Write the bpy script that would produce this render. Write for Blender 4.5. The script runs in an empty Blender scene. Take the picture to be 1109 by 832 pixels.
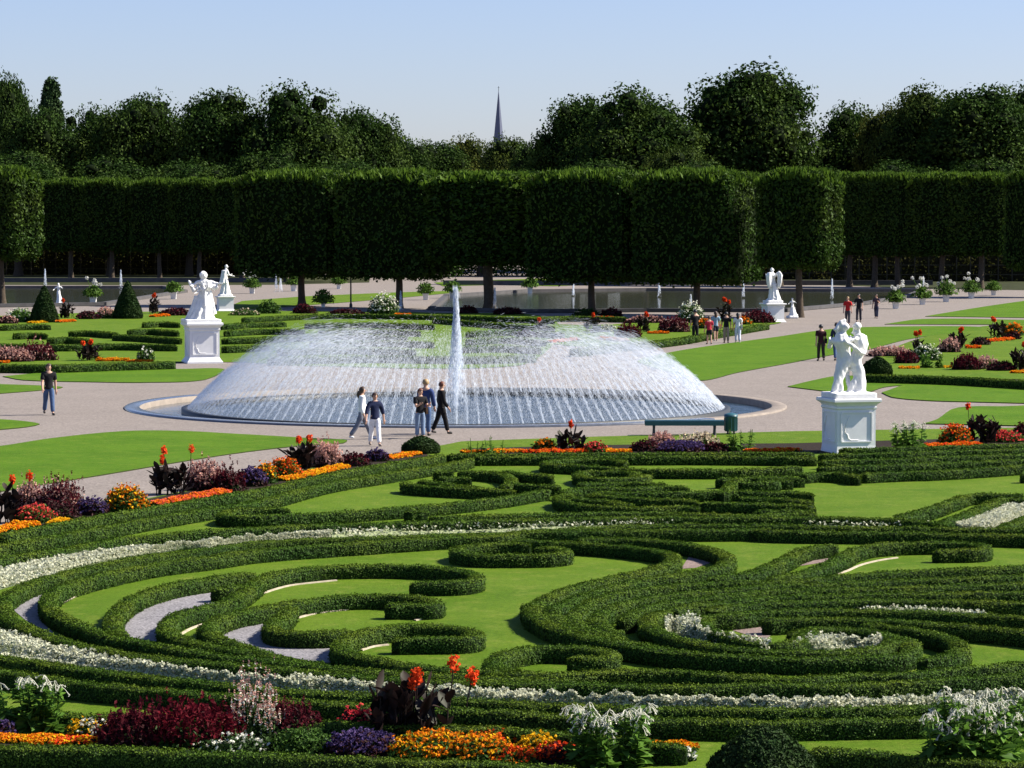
import bpy, bmesh, math, random
import numpy as np
from mathutils import Vector, Matrix, noise as mnoise
rng = np.random.default_rng(7); random.seed(7)
R = math.radians
SC = bpy.context.scene
COL = SC.collection
# ------------------------------------------------------------------ camera, sky, sun, exposure
F, CX, CY, HOR, CAMH = 3300.0, 554.5, 416.0, 240.0, 6.9       # lens in photo pixels, centre, horizon row, eye height
PITCH = math.atan((CY-HOR)/F)
cam = bpy.data.cameras.new('camera'); camo = bpy.data.objects.new('camera', cam); COL.objects.link(camo)
cam.sensor_width = 36; cam.lens = F/1109*36; cam.clip_start = 1; cam.clip_end = 6000
camo.location = (0, 0, CAMH); camo.rotation_euler = (R(90)-PITCH, 0, 0)
SC.camera = camo
SUN_EL, SUN_AZ = 41.0, 7.0       # azimuth: degrees behind the camera's right hand side
w = bpy.data.worlds.new('World'); SC.world = w; w.use_nodes = True
nt = w.node_tree; nt.nodes.clear()
sky = nt.nodes.new('ShaderNodeTexSky'); sky.sky_type = 'NISHITA'; sky.sun_disc = False
sky.sun_elevation = R(SUN_EL); sky.sun_rotation = R(90-SUN_AZ)
sky.air_density = 1.0; sky.dust_density = 0.45; sky.ozone_density = 2.0
bg = nt.nodes.new('ShaderNodeBackground'); bg.inputs['Strength'].default_value = 0.05
wo = nt.nodes.new('ShaderNodeOutputWorld')
tint = nt.nodes.new('ShaderNodeMix'); tint.data_type = 'RGBA'; tint.blend_type = 'MULTIPLY'; tint.inputs[0].default_value = 1; tint.inputs[7].default_value = (.97, 1.0, 1.36, 1)
nt.links.new(sky.outputs[0], tint.inputs[6]); nt.links.new(tint.outputs[2], bg.inputs[0]); nt.links.new(bg.outputs[0], wo.inputs[0])
sl = bpy.data.lights.new('sun', 'SUN'); so = bpy.data.objects.new('sun', sl); COL.objects.link(so)
sl.energy = 5.0; sl.angle = R(0.5); sl.color = (1, .93, .82)
sd = Vector((math.cos(R(SUN_AZ))*math.cos(R(SUN_EL)), math.sin(R(SUN_AZ))*math.cos(R(SUN_EL)), math.sin(R(SUN_EL))))
so.rotation_euler = sd.to_track_quat('Z', 'Y').to_euler(); so.location = (60, 60, 60)
SC.view_settings.view_transform = 'Standard'; SC.view_settings.look = 'None'
SC.view_settings.exposure = 1.2; SC.view_settings.gamma = 1
SC.cycles.transparent_max_bounces = 16; SC.cycles.max_bounces = 6

# ------------------------------------------------------------------ helpers
cp, sp_ = math.cos(PITCH), math.sin(PITCH)
def at(px, py, z=0.0):
    "point of the horizontal plane at height z that the photo shows at this pixel"
    dx, dy = (px-CX)/F, -(py-CY)/F
    d = (dx, cp + dy*sp_, -sp_ + dy*cp)
    t = (z-CAMH)/d[2]
    return (d[0]*t, d[1]*t, z)
def ppm(py):                        # photo pixels per metre on the ground at this row
    return (py-HOR)/CAMH
def link(o, parent=None):
    COL.objects.link(o)
    if parent is not None: o.parent = parent
    return o
def tag(o, label=None, cat=None, group=None, kind=None):
    if label: o['label'] = label
    if cat: o['category'] = cat
    if group: o['group'] = group
    if kind: o['kind'] = kind
    return o
def empty(name, loc, rz=0, label=None, cat=None, group=None):
    o = bpy.data.objects.new(name, None); o.empty_display_size = .3
    o.location = loc; o.rotation_euler = (0, 0, rz); COL.objects.link(o)
    return tag(o, label, cat, group)
def copy_tree(o, parent=None):
    c = o.copy(); COL.objects.link(c)
    if parent is not None: c.parent = parent
    for ch in [x for x in bpy.data.objects if x.parent == o]: copy_tree(ch, c)
    return c
class MB:
    "collects polygons, then links them as one mesh object"
    def __init__(s): s.V=[]; s.Fi=[]; s.Fn=[]; s.Mi=[]; s.n=0; s.smooth=[]
    def add(s, V, faces, mi=0, smooth=False):
        V = np.asarray(V, float).reshape(-1,3)
        if isinstance(faces, np.ndarray):
            k = faces.shape[1]; s.Fi.append((faces+s.n).ravel()); s.Fn.append(np.full(len(faces), k)); nf=len(faces)
        else:
            nf=len(faces)
            s.Fi.append(np.array([i+s.n for f in faces for i in f], int)); s.Fn.append(np.array([len(f) for f in faces], int))
        s.Mi.append(np.full(nf, mi)); s.smooth.append(np.full(nf, smooth)); s.V.append(V); s.n += len(V)
    def quads(s, V4, mi=0):          # (N,4,3)
        V4 = np.asarray(V4); N = len(V4)
        if N: s.add(V4.reshape(-1,3), np.arange(N*4).reshape(N,4), mi)
    def box(s, c, size, mi=0, rz=0):
        x,y,z = [k/2 for k in size]; P=np.array([[a*x,b*y,d*z] for d in(-1,1) for a,b in((-1,-1),(1,-1),(1,1),(-1,1))])
        if rz: cz,sz=math.cos(rz),math.sin(rz); P = P@np.array([[cz,sz,0],[-sz,cz,0],[0,0,1]])
        s.add(P+np.array(c), np.array([[3,2,1,0],[4,5,6,7],[0,1,5,4],[1,2,6,5],[2,3,7,6],[3,0,4,7]]), mi)
    def tube(s, pts, rad, n=8, mi=0, smooth=True, cap=True):
        pts = np.asarray(pts, float); m=len(pts)
        rad = np.broadcast_to(np.asarray(rad,float), (m,))
        T = np.gradient(pts, axis=0); T/= np.linalg.norm(T,axis=1)[:,None]+1e-9
        ref = np.array([0,0,1.]) if abs(T[:,2]).mean()<.8 else np.array([1.,0,0])
        A = np.cross(T, ref); A/=np.linalg.norm(A,axis=1)[:,None]+1e-9; B=np.cross(T,A)
        th=np.linspace(0,2*np.pi,n,endpoint=False)
        V = pts[:,None,:]+rad[:,None,None]*(np.cos(th)[None,:,None]*A[:,None,:]+np.sin(th)[None,:,None]*B[:,None,:])
        i=np.arange(m-1)[:,None]*n; j=np.arange(n)[None,:]; j2=(j+1)%n
        s.add(V.reshape(-1,3), np.stack([i+j,i+j2,i+n+j2,i+n+j],-1).reshape(-1,4), mi, smooth)
        if cap: s.add(V[0], [list(range(n))], mi); s.add(V[-1], [list(range(n))[::-1]], mi)
    def lathe(s, prof, n=24, mi=0, c=(0,0,0), smooth=True, rot=0):
        prof=np.asarray(prof,float); m=len(prof); th=np.linspace(0,2*np.pi,n,endpoint=False)+rot
        V=np.stack([prof[:,0:1]*np.cos(th)+c[0], prof[:,0:1]*np.sin(th)+c[1], np.repeat(prof[:,1:2],n,1)+c[2]],-1)
        i=np.arange(m-1)[:,None]*n; j=np.arange(n)[None,:]; j2=(j+1)%n
        s.add(V.reshape(-1,3), np.stack([i+j,i+j2,i+n+j2,i+n+j],-1).reshape(-1,4), mi, smooth)
        s.add(V[-1], [list(range(n))], mi); s.add(V[0], [list(range(n))[::-1]], mi)
    def ico(s, c, r, mi=0, sub=2, jit=0.0, sq=(1,1,1), smooth=True):
        V,Fc = ICO(sub); P=V.copy()
        if jit: P *= (1+jit*rng.normal(size=(len(P),1)))
        s.add(P*r*np.array(sq)+np.array(c), Fc, mi, smooth)
    def build(s, name, mats, parent=None, loc=None):
        me=bpy.data.meshes.new(name); V=np.concatenate(s.V); Fi=np.concatenate(s.Fi); Fn=np.concatenate(s.Fn)
        me.vertices.add(len(V)); me.vertices.foreach_set('co', V.astype(np.float32).ravel())
        me.loops.add(len(Fi)); me.loops.foreach_set('vertex_index', Fi.astype(np.int32))
        me.polygons.add(len(Fn)); me.polygons.foreach_set('loop_start', np.concatenate([[0],np.cumsum(Fn)[:-1]]).astype(np.int32))
        try: me.polygons.foreach_set('loop_total', Fn.astype(np.int32))
        except Exception: pass
        me.polygons.foreach_set('material_index', np.concatenate(s.Mi).astype(np.int32))
        me.polygons.foreach_set('use_smooth', np.concatenate(s.smooth).astype(bool))
        for m in (mats if isinstance(mats,(list,tuple)) else [mats]): me.materials.append(m)
        me.update(calc_edges=True)
        o=bpy.data.objects.new(name, me)
        if loc is not None: o.location=loc
        return link(o, parent)
_ico={}
def ICO(sub):
    if sub not in _ico:
        b=bmesh.new(); bmesh.ops.create_icosphere(b, subdivisions=sub, radius=1)
        b.verts.ensure_lookup_table()
        _ico[sub]=(np.array([v.co[:] for v in b.verts]), np.array([[v.index for v in f.verts] for f in b.faces])); b.free()
    return _ico[sub]
def unit(v): return v/(np.linalg.norm(v,axis=-1,keepdims=True)+1e-9)
def leaves(mb, P, Nrm, L, W, mi=0, spread=.7, droop=0.0):
    "leaf-shaped four-cornered blades at points P, facing roughly along Nrm"
    N=len(P)
    if N==0: return
    n=unit(Nrm+spread*rng.normal(size=(N,3)))
    a=unit(np.cross(n, rng.normal(size=(N,3)))); 
    if droop: a=unit(a+np.array([0,0,-droop]))
    b=unit(np.cross(n,a))
    L=np.broadcast_to(L,(N,))*rng.uniform(.7,1.3,N); W=np.broadcast_to(W,(N,))*rng.uniform(.7,1.3,N)
    L=L[:,None]; W=W[:,None]
    mb.quads(np.stack([P-a*L*.5, P+b*W*.5+n*W*.15, P+a*L*.5, P-b*W*.5+n*W*.15],1), mi)
# ------------------------------------------------------------------ materials
def mat(name):
    m=bpy.data.materials.new(name); m.use_nodes=True; m.node_tree.nodes.clear(); return m, m.node_tree.nodes, m.node_tree.links
def pbr(name, col, rough=.7, spec=.3, var=0.0, scale=3.0, bump=0.0, bscale=40.0, metal=0.0, col2=None):
    m,n,l=mat(name); o=n.new('ShaderNodeOutputMaterial'); b=n.new('ShaderNodeBsdfPrincipled'); l.new(b.outputs[0],o.inputs[0])
    b.inputs['Roughness'].default_value=rough; b.inputs['Specular IOR Level'].default_value=spec; b.inputs['Metallic'].default_value=metal
    tc=n.new('ShaderNodeTexCoord')
    if var or col2:
        no=n.new('ShaderNodeTexNoise'); no.inputs['Scale'].default_value=scale; no.inputs['Detail'].default_value=8; no.inputs['Roughness'].default_value=.7
        l.new(tc.outputs['Object'],no.inputs['Vector'])
        r=n.new('ShaderNodeValToRGB'); r.color_ramp.elements[0].position=.3; r.color_ramp.elements[1].position=.7
        c2=col2 if col2 else tuple(min(1,k*(1+var)) for k in col); c1=tuple(k*(1-var) for k in col)
        r.color_ramp.elements[0].color=(*c1,1); r.color_ramp.elements[1].color=(*c2,1)
        l.new(no.outputs['Fac'],r.inputs[0]); l.new(r.outputs[0],b.inputs['Base Color'])
    else: b.inputs['Base Color'].default_value=(*col,1)
    if bump:
        no2=n.new('ShaderNodeTexNoise'); no2.inputs['Scale'].default_value=bscale; no2.inputs['Detail'].default_value=6
        l.new(tc.outputs['Object'],no2.inputs['Vector']); bp=n.new('ShaderNodeBump'); bp.inputs['Strength'].default_value=bump; bp.inputs['Distance'].default_value=.02
        l.new(no2.outputs['Fac'],bp.inputs['Height']); l.new(bp.outputs[0],b.inputs['Normal'])
    return m
def leafm(name, col, trans=.25, var=.45, gloss=.05, rough=.45, tcol=None, patch=0.0, pscale=.6):
    m,n,l=mat(name); o=n.new('ShaderNodeOutputMaterial')
    g=n.new('ShaderNodeNewGeometry'); r=n.new('ShaderNodeValToRGB')
    r.color_ramp.elements[0].color=(*[k*(1-var) for k in col],1)
    r.color_ramp.elements[1].color=(col[0]*(1+var*1.5),col[1]*(1+var),col[2]*(1+var*.5),1)
    l.new(g.outputs['Random Per Island'],r.inputs[0]); c=r.outputs[0]
    if patch:
        tc=n.new('ShaderNodeTexCoord'); no=n.new('ShaderNodeTexNoise'); no.inputs['Scale'].default_value=pscale; no.inputs['Detail'].default_value=3
        l.new(tc.outputs['Object'],no.inputs['Vector']); h=n.new('ShaderNodeHueSaturation')
        mp=n.new('ShaderNodeMapRange'); mp.inputs[1].default_value=.3; mp.inputs[2].default_value=.7; mp.inputs[3].default_value=1-patch; mp.inputs[4].default_value=1+patch
        l.new(no.outputs['Fac'],mp.inputs[0]); l.new(mp.outputs[0],h.inputs['Value'])
        mp2=n.new('ShaderNodeMapRange'); mp2.inputs[1].default_value=.3; mp2.inputs[2].default_value=.7; mp2.inputs[3].default_value=.515; mp2.inputs[4].default_value=.47
        l.new(no.outputs['Fac'],mp2.inputs[0]); l.new(mp2.outputs[0],h.inputs['Hue']); l.new(c,h.inputs['Color']); c=h.outputs[0]
    d=n.new('ShaderNodeBsdfDiffuse'); t=n.new('ShaderNodeBsdfTranslucent'); gl=n.new('ShaderNodeBsdfGlossy'); gl.inputs['Roughness'].default_value=.55; gl.inputs[0].default_value=(.45,.5,.42,1)
    l.new(c,d.inputs[0])
    if tcol: t.inputs[0].default_value=(*tcol,1)
    else: l.new(c,t.inputs[0])
    m1=n.new('ShaderNodeMixShader'); m1.inputs[0].default_value=trans; l.new(d.outputs[0],m1.inputs[1]); l.new(t.outputs[0],m1.inputs[2])
    m2=n.new('ShaderNodeMixShader'); m2.inputs[0].default_value=gloss*.35; l.new(m1.outputs[0],m2.inputs[1]); l.new(gl.outputs[0],m2.inputs[2])
    l.new(m2.outputs[0],o.inputs[0]); return m
def grassm(name, c1, c2, c3, stripes=True):
    m,n,l=mat(name); o=n.new('ShaderNodeOutputMaterial'); b=n.new('ShaderNodeBsdfPrincipled'); l.new(b.outputs[0],o.inputs[0])
    b.inputs['Roughness'].default_value=.8; b.inputs['Specular IOR Level'].default_value=.05
    tc=n.new('ShaderNodeTexCoord')
    def nz(s,d=6,ro=.65):
        k=n.new('ShaderNodeTexNoise'); k.inputs['Scale'].default_value=s; k.inputs['Detail'].default_value=d; k.inputs['Roughness'].default_value=ro
        l.new(tc.outputs['Object'],k.inputs['Vector']); return k.outputs['Fac']
    def mix(f,a,bb):
        k=n.new('ShaderNodeMix'); k.data_type='RGBA'
        l.new(f,k.inputs[0])
        for v,i in((a,6),(bb,7)):
            if isinstance(v,tuple): k.inputs[i].default_value=(*v,1)
            else: l.new(v,k.inputs[i])
        return k.outputs[2]
    def ramp(f,a,bb):
        k=n.new('ShaderNodeMapRange'); l.new(f,k.inputs[0]); k.inputs[1].default_value=a; k.inputs[2].default_value=bb; return k.outputs[0]
    base=mix(ramp(nz(.35,5),.35,.65),c1,c2)
    base=mix(ramp(nz(1.7,6,.75),.5,.72),base,c3)
    fine=n.new('ShaderNodeHueSaturation'); l.new(base,fine.inputs['Color'])
    mp=n.new('ShaderNodeMapRange'); l.new(nz(13,6,.85),mp.inputs[0]); mp.inputs[1].default_value=.3; mp.inputs[2].default_value=.7; mp.inputs[3].default_value=.62; mp.inputs[4].default_value=1.36
    l.new(mp.outputs[0],fine.inputs['Value']); l.new(fine.outputs[0],b.inputs['Base Color'])
    bp=n.new('ShaderNodeBump'); bp.inputs['Strength'].default_value=.6; bp.inputs['Distance'].default_value=.03; l.new(nz(45,4,.8),bp.inputs['Height']); l.new(bp.outputs[0],b.inputs['Normal'])
    return m
def gravelm(name, c1, c2, scale=25):
    m,n,l=mat(name); o=n.new('ShaderNodeOutputMaterial'); b=n.new('ShaderNodeBsdfPrincipled'); l.new(b.outputs[0],o.inputs[0])
    b.inputs['Roughness'].default_value=.9; b.inputs['Specular IOR Level'].default_value=.2
    tc=n.new('ShaderNodeTexCoord'); v=n.new('ShaderNodeTexVoronoi'); v.inputs['Scale'].default_value=scale; l.new(tc.outputs['Object'],v.inputs['Vector'])
    no=n.new('ShaderNodeTexNoise'); no.inputs['Scale'].default_value=.35; no.inputs['Detail'].default_value=12; no.inputs['Roughness'].default_value=.7; l.new(tc.outputs['Object'],no.inputs['Vector'])
    sep=n.new('ShaderNodeSeparateColor'); l.new(v.outputs['Color'],sep.inputs[0])
    ad=n.new('ShaderNodeMath'); ad.operation='MULTIPLY_ADD'; ad.inputs[1].default_value=.55; l.new(sep.outputs[0],ad.inputs[0])
    sc=n.new('ShaderNodeMath'); sc.operation='MULTIPLY'; sc.inputs[1].default_value=.5; l.new(no.outputs['Fac'],sc.inputs[0]); l.new(sc.outputs[0],ad.inputs[2])
    r=n.new('ShaderNodeValToRGB'); r.color_ramp.elements[0].position=.1; r.color_ramp.elements[1].position=.9
    r.color_ramp.elements[0].color=(*c1,1); r.color_ramp.elements[1].color=(*c2,1); l.new(ad.outputs[0],r.inputs[0]); l.new(r.outputs[0],b.inputs['Base Color'])
    bp=n.new('ShaderNodeBump'); bp.inputs['Strength'].default_value=.5; bp.inputs['Distance'].default_value=.015; l.new(v.outputs['Distance'],bp.inputs['Height']); l.new(bp.outputs[0],b.inputs['Normal'])
    return m
def waterm(name, col, rough=.06, bscale=2.5, bump=.25):
    m,n,l=mat(name); o=n.new('ShaderNodeOutputMaterial'); b=n.new('ShaderNodeBsdfPrincipled'); l.new(b.outputs[0],o.inputs[0])
    b.inputs['Base Color'].default_value=(*col,1); b.inputs['Roughness'].default_value=rough; b.inputs['Specular IOR Level'].default_value=.5; b.inputs['IOR'].default_value=1.33
    tc=n.new('ShaderNodeTexCoord'); no=n.new('ShaderNodeTexNoise'); no.inputs['Scale'].default_value=bscale; no.inputs['Detail'].default_value=4; l.new(tc.outputs['Object'],no.inputs['Vector'])
    bp=n.new('ShaderNodeBump'); bp.inputs['Strength'].default_value=bump; bp.inputs['Distance'].default_value=.05; l.new(no.outputs['Fac'],bp.inputs['Height']); l.new(bp.outputs[0],b.inputs['Normal'])
    return m
def spraym(name):
    m,n,l=mat(name); o=n.new('ShaderNodeOutputMaterial'); d=n.new('ShaderNodeBsdfDiffuse'); d.inputs[0].default_value=(.70,.77,.84,1)
    t=n.new('ShaderNodeBsdfTranslucent'); t.inputs[0].default_value=(.85,.88,.92,1); mx=n.new('ShaderNodeMixShader'); mx.inputs[0].default_value=.5
    l.new(d.outputs[0],mx.inputs[1]); l.new(t.outputs[0],mx.inputs[2])
    tr=n.new('ShaderNodeBsdfTransparent'); m2=n.new('ShaderNodeMixShader'); m2.inputs[0].default_value=.31
    l.new(tr.outputs[0],m2.inputs[1]); l.new(mx.outputs[0],m2.inputs[2]); l.new(m2.outputs[0],o.inputs[0]); return m

BOX = leafm('box_leaf', (.038,.090,.013), trans=.13, var=.5, gloss=.06, rough=.4, patch=.25, pscale=.7)
BOXTOP = leafm('box_growth_lit_top', (.050,.106,.010), trans=.15, var=.45, gloss=.05, patch=.22, pscale=.7)  # new growth, coloured lighter so hedge tops look lit against their fronts
SHOOT = leafm('lime_shoot_lit', (.060,.120,.014), trans=.35, var=.4, gloss=.04)  # top shoots; the sunlit fringe of the crowns is put into their colour
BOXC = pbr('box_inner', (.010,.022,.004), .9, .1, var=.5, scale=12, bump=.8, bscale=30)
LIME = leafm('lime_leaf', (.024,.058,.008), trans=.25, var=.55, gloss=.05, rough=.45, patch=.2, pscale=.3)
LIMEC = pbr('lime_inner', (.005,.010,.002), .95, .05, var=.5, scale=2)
WOOD = [leafm('oak_leaf', (.025,.057,.011), trans=.2, var=.5, gloss=.03, patch=.3, pscale=.15),
        leafm('ash_leaf', (.038,.068,.013), trans=.22, var=.5, gloss=.03, patch=.3, pscale=.15),
        leafm('blue_leaf', (.026,.058,.022), trans=.15, var=.5, gloss=.03, patch=.3, pscale=.15),
        leafm('yellow_leaf', (.062,.085,.016), trans=.25, var=.5, gloss=.03, patch=.3, pscale=.15)]
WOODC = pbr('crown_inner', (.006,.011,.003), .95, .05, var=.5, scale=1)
BARK = pbr('bark', (.07,.055,.04), .9, .1, var=.4, scale=6, bump=.6, bscale=25)
GRASS = grassm('lawn', (.060,.116,.007), (.088,.146,.011), (.132,.168,.025))
GRASS2 = grassm('lawn_bright', (.050,.114,.005), (.074,.146,.008), (.104,.156,.016))
PATH = gravelm('path_gravel', (.122,.105,.091), (.245,.212,.186), 16)
GRAVEL = gravelm('grey_gravel', (.085,.082,.086), (.27,.258,.268), 26)
PINKGRAVEL = gravelm('pink_gravel', (.11,.082,.072), (.24,.18,.16), 26)
TURFEDGE = pbr('turf_edge', (.026,.036,.010), .95, .1, var=.5, scale=8)
SOIL = pbr('soil', (.022,.016,.011), .95, .1, var=.5, scale=10, bump=.8, bscale=40)
EDGE = pbr('edging', (.42,.36,.27), .8, .2, var=.3, scale=6)
MARBLE = pbr('white_stone', (.70,.70,.68), .6, .25, var=.14, scale=3.5, bump=.25, bscale=22)
PAINT = pbr('white_paint', (.74,.74,.73), .55, .25, var=.07, scale=2.2, bump=.08, bscale=30)
STONE = pbr('coping_stone', (.215,.18,.145), .7, .3, var=.25, scale=2.5, bump=.2)
WETSTONE = pbr('wet_coping', (.08,.09,.11), .18, .5, var=.3, scale=2.5)
DARKSTONE = pbr('pond_wall', (.075,.072,.072), .8, .2, var=.3, scale=1.5)
TEAL = pbr('teal_paint', (.022,.085,.105), .4, .5, var=.15, scale=5)
DARKMETAL = pbr('dark_iron', (.02,.022,.02), .5, .4)
WATER = waterm('basin_water', (.02,.04,.06), .12, 3.5, .5)
POND = waterm('pond_water', (.040,.044,.026), .10, 1.1, .5)
SPRAY = spraym('water_spray')
STEM = leafm('stem_green', (.05,.11,.02), trans=.1, var=.2)
# ------------------------------------------------------------------ ground, paths, lawns, water
FC = Vector((0,0,0)); FC.y = 114.0; FC.x = (494-CX)/F*114.0        # fountain centre
AX = 0.28                                                         # the garden's axis, radians left of the view
def sheet(name, px, z, m, kind='structure', label=None, cat=None, sub=None, world=None, skirt=False):
    P = world if world is not None else [at(x,y,z) for x,y in px]
    b=bmesh.new(); vs=[b.verts.new((p[0],p[1],z)) for p in P]
    f=b.faces.new(vs); b.normal_update()
    if f.normal.z<0: f.normal_flip()
    bmesh.ops.triangulate(b, faces=b.faces[:])
    if skirt:
        q=[v.co.copy() for v in vs]
        for k in range(len(q)):
            a,c=q[k],q[(k+1)%len(q)]; nv=[b.verts.new(x) for x in (a,c,(c.x,c.y,0),(a.x,a.y,0))]; b.faces.new(nv).material_index=1
    me=bpy.data.meshes.new(name); b.to_mesh(me); b.free(); me.materials.append(m); me.materials.append(TURFEDGE)
    o=bpy.data.objects.new(name,me); link(o)
    return tag(o,label,cat,None,kind)
gb=MB(); n=96; radii=[11.95,20,45,110,300,900,4000]
th=np.linspace(0,2*np.pi,n,endpoint=False); V=np.concatenate([np.stack([FC.x+r*np.cos(th),FC.y+r*np.sin(th),0*th],-1) for r in radii])
i=np.arange(len(radii)-1)[:,None]*n; j=np.arange(n)[None,:]; j2=(j+1)%n
gb.add(V,np.stack([i+j,i+n+j,i+n+j2,i+j2],-1).reshape(-1,4))
tag(gb.build('ground',PATH),kind='structure')
def smooth_px(pts, step=4.0):
    P=np.array(pts,float); Q=np.vstack([2*P[0]-P[1],P,2*P[-1]-P[-2]]); out=[]
    for k in range(1,len(Q)-2):
        n_=max(2,int(np.linalg.norm(Q[k+1]-Q[k])/step)); t=np.linspace(0,1,n_,endpoint=False)[:,None]
        a,b_,c,d=Q[k-1],Q[k],Q[k+1],Q[k+2]
        # centripetal-ish: limit tangents to the chord to avoid overshoot
        L=np.linalg.norm(c-b_); m1=(c-a)/ (np.linalg.norm(b_-a)+L+1e-6)*L; m2=(d-b_)/(np.linalg.norm(d-c)+L+1e-6)*L
        h00=2*t**3-3*t**2+1;h10=t**3-2*t**2+t;h01=-2*t**3+3*t**2;h11=t**3-t**2
        out.append(h00*b_+h10*m1+h01*c+h11*m2)
    out.append(P[-1:]); return np.vstack(out)
# parterre lawn under the hedges
sheet('parterre_lawn',[(-80,591),(0,571),(75,554),(137,544),(225,527),(275,519),(327,509),(377,499),(427,492),(446,487),(480,482),(500,478),(640,473),(860,467),(1109,463),(1230,461),(1330,700),(1400,845),(-160,845)],.012,GRASS)
sheet('flower_bed_soil',[(-80,592),(0,572),(75,555),(137,545),(225,528),(275,520),(327,510),(377,500),(427,493),(446,489),(472,494),(427,500),(377,509),(327,520),(275,531),(225,539),(150,552),(75,564),(0,580),(-80,596)],.018,SOIL)
sheet('flower_bed_soil',[(500,486),(640,482),(860,480),(1109,473),(1200,471),(1200,484),(1109,485),(832,492),(640,492),(500,494)],.018,SOIL)
sheet('flower_bed_soil',[(-80,784),(70,785),(110,781),(330,790),(560,796),(690,803),(755,809),(755,812),(690,824),(560,830),(330,822),(110,812),(-80,810)],.018,SOIL)
SHADEG=pbr('painted_shade_ground',(.035,.040,.018),.95,.05,var=.6,scale=.6)  # dark ground colour that paints tree shade under the far limes
lawns=[('A',[(-40,487),(0,483),(60,474),(133,467),(190,466.5),(260,470),(330,474),(376,476.5),(372,479.5),(320,483),(260,490),(207,498),(117,513),(0,532),(-40,539)]),
 ('B',[(-30,453.5),(0,454),(30,456.5),(43,459),(30,462),(0,465),(-30,467)]),
 ('C',[(-30,415),(0,416),(45,417.5),(68,419),(60,421),(0,426),(-30,428)]),
 ('D',[(3,407.5),(50,403.5),(130,401),(200,399.5),(243,400),(222,411),(160,414),(100,413.5),(25,411.5)]),
 ('E',[(703,386),(740,379),(780,373),(840,365),(905,356),(985,353.5),(1062,354),(1062,356.5),(985,367),(940,378.5),(905,383.5),(855,393),(800,403),(757,412),(722,402),(690,391)]),
 ('F',[(853,418.5),(880,412),(908,407),(946,408),(1000,410),(1044,413.5),(1000,416),(958,419),(935,426),(900,424)]),
 ('G',[(955,425),(988,415),(1050,415.5),(1109,416.5),(1150,417),(1150,438),(1109,436.5),(1050,435),(1003,433.5),(966,430)]),
 ('H',[(1000,458.5),(1015,454),(1030,443.5),(1045,440.5),(1080,440),(1150,442),(1150,463),(1109,461)]),
 ('I',[(1002,342.5),(1060,333),(1109,326),(1180,318),(1180,346),(1109,344)]),
 ('J',[(958,351),(1000,345.5),(1109,346.5),(1180,348),(1180,352),(1109,351.5)]),
 ('K',[(236,337),(262,326),(330,321),(420,317),(490,315),(492,317),(440,322),(380,327),(300,333)]),
 ('L',[(470,306),(540,303),(668,299.5),(672,307),(600,310),(540,308.5),(480,310)]),
 ('M',[(560,367),(640,376),(735,369),(775,361),(830,352),(846,349.5),(838,345),(760,346),(640,352),(560,352)]),
 ('N',[(930,408),(940,392),(985,370),(1040,357),(1109,349),(1200,343),(1200,415),(1109,411),(1000,408)]),
 ('O',[(-60,398),(0,396),(120,394),(250,392),(330,396),(560,396),(600,372),(600,345),(480,339),(300,337),(130,338),(0,342),(-60,345)])]
for q,(k,p) in enumerate(lawns): sheet('lawn',[tuple(r) for r in smooth_px(p+p[:1],6)[:-1]] if k not in 'KL' else p,(.03 if k in 'ABCDEFGHIJ' else .015)+.0013*q,GRASS2 if k in 'ABCDEGFHIJ' else GRASS,skirt=k in 'ABCDEFGHIJ')
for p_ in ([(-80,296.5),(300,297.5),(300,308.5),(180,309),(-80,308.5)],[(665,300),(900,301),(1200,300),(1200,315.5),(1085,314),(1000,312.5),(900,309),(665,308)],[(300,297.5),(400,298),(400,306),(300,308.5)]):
    sheet('painted_shade',p_,.012,SHADEG)
# gravel fills in the parterre (pixel outlines on the ground)
CR={'A':(0,480,4.0036),'B':(277,480,4.0036),'C':(554,480,4.0036),'D':(832,480,4.0036),'E':(0,624,4.0036),'F':(277,624,4.0036),'G':(554,624,4.0036),'I':(832,624,4.0036),
    'a':(420,480,7.978),'b':(554,480,7.978),'c':(693,480,7.978),'d':(832,480,7.978),'e':(970,480,7.978),'f':(554,580,7.978),'g':(693,580,7.978),'h':(832,620,7.978),'P':(0,0,1.0)}
def px(s):
    out=[]; c=CR['P']
    for tok in s.replace(';',' ').split():
        if tok in CR: c=CR[tok]; continue
        x,y=tok.split(','); out.append((c[0]+float(x)/c[2], c[1]+float(y)/c[2]))
    return out
for s,m in [('A 45,700 100,665 200,625 275,605 260,640 190,665 175,720 200,790 250,840 E 240,260 110,190 40,130',GRAVEL),
            ('A 515,760 560,715 640,690 760,655 920,628 1000,640 1060,660 940,690 850,715 740,750 690,790 E 700,260 720,290 620,275 560,262 520,240',GRAVEL),
            ('E 950,235 1000,205 1108,185 F 100,175 90,190 40,215 30,250 100,265 300,270 340,285 360,345 400,375 270,375 0,320 -60,305 E 1000,285',GRAVEL),
            ('C 735,545 770,490 800,440 860,455 900,490 860,520 800,540',PINKGRAVEL),
            ('D 120,535 190,495 220,460 290,455 300,480 290,505 220,520',PINKGRAVEL),
            ('C 465,800 560,778 600,790 600,830 G 520,235 470,215',PINKGRAVEL),
            ('G 960,235 1000,195 1108,190 I 20,195 20,250 G 1108,270 1040,260',PINKGRAVEL)]:
    sheet('gravel_patch',px(s),.018,m)
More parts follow.
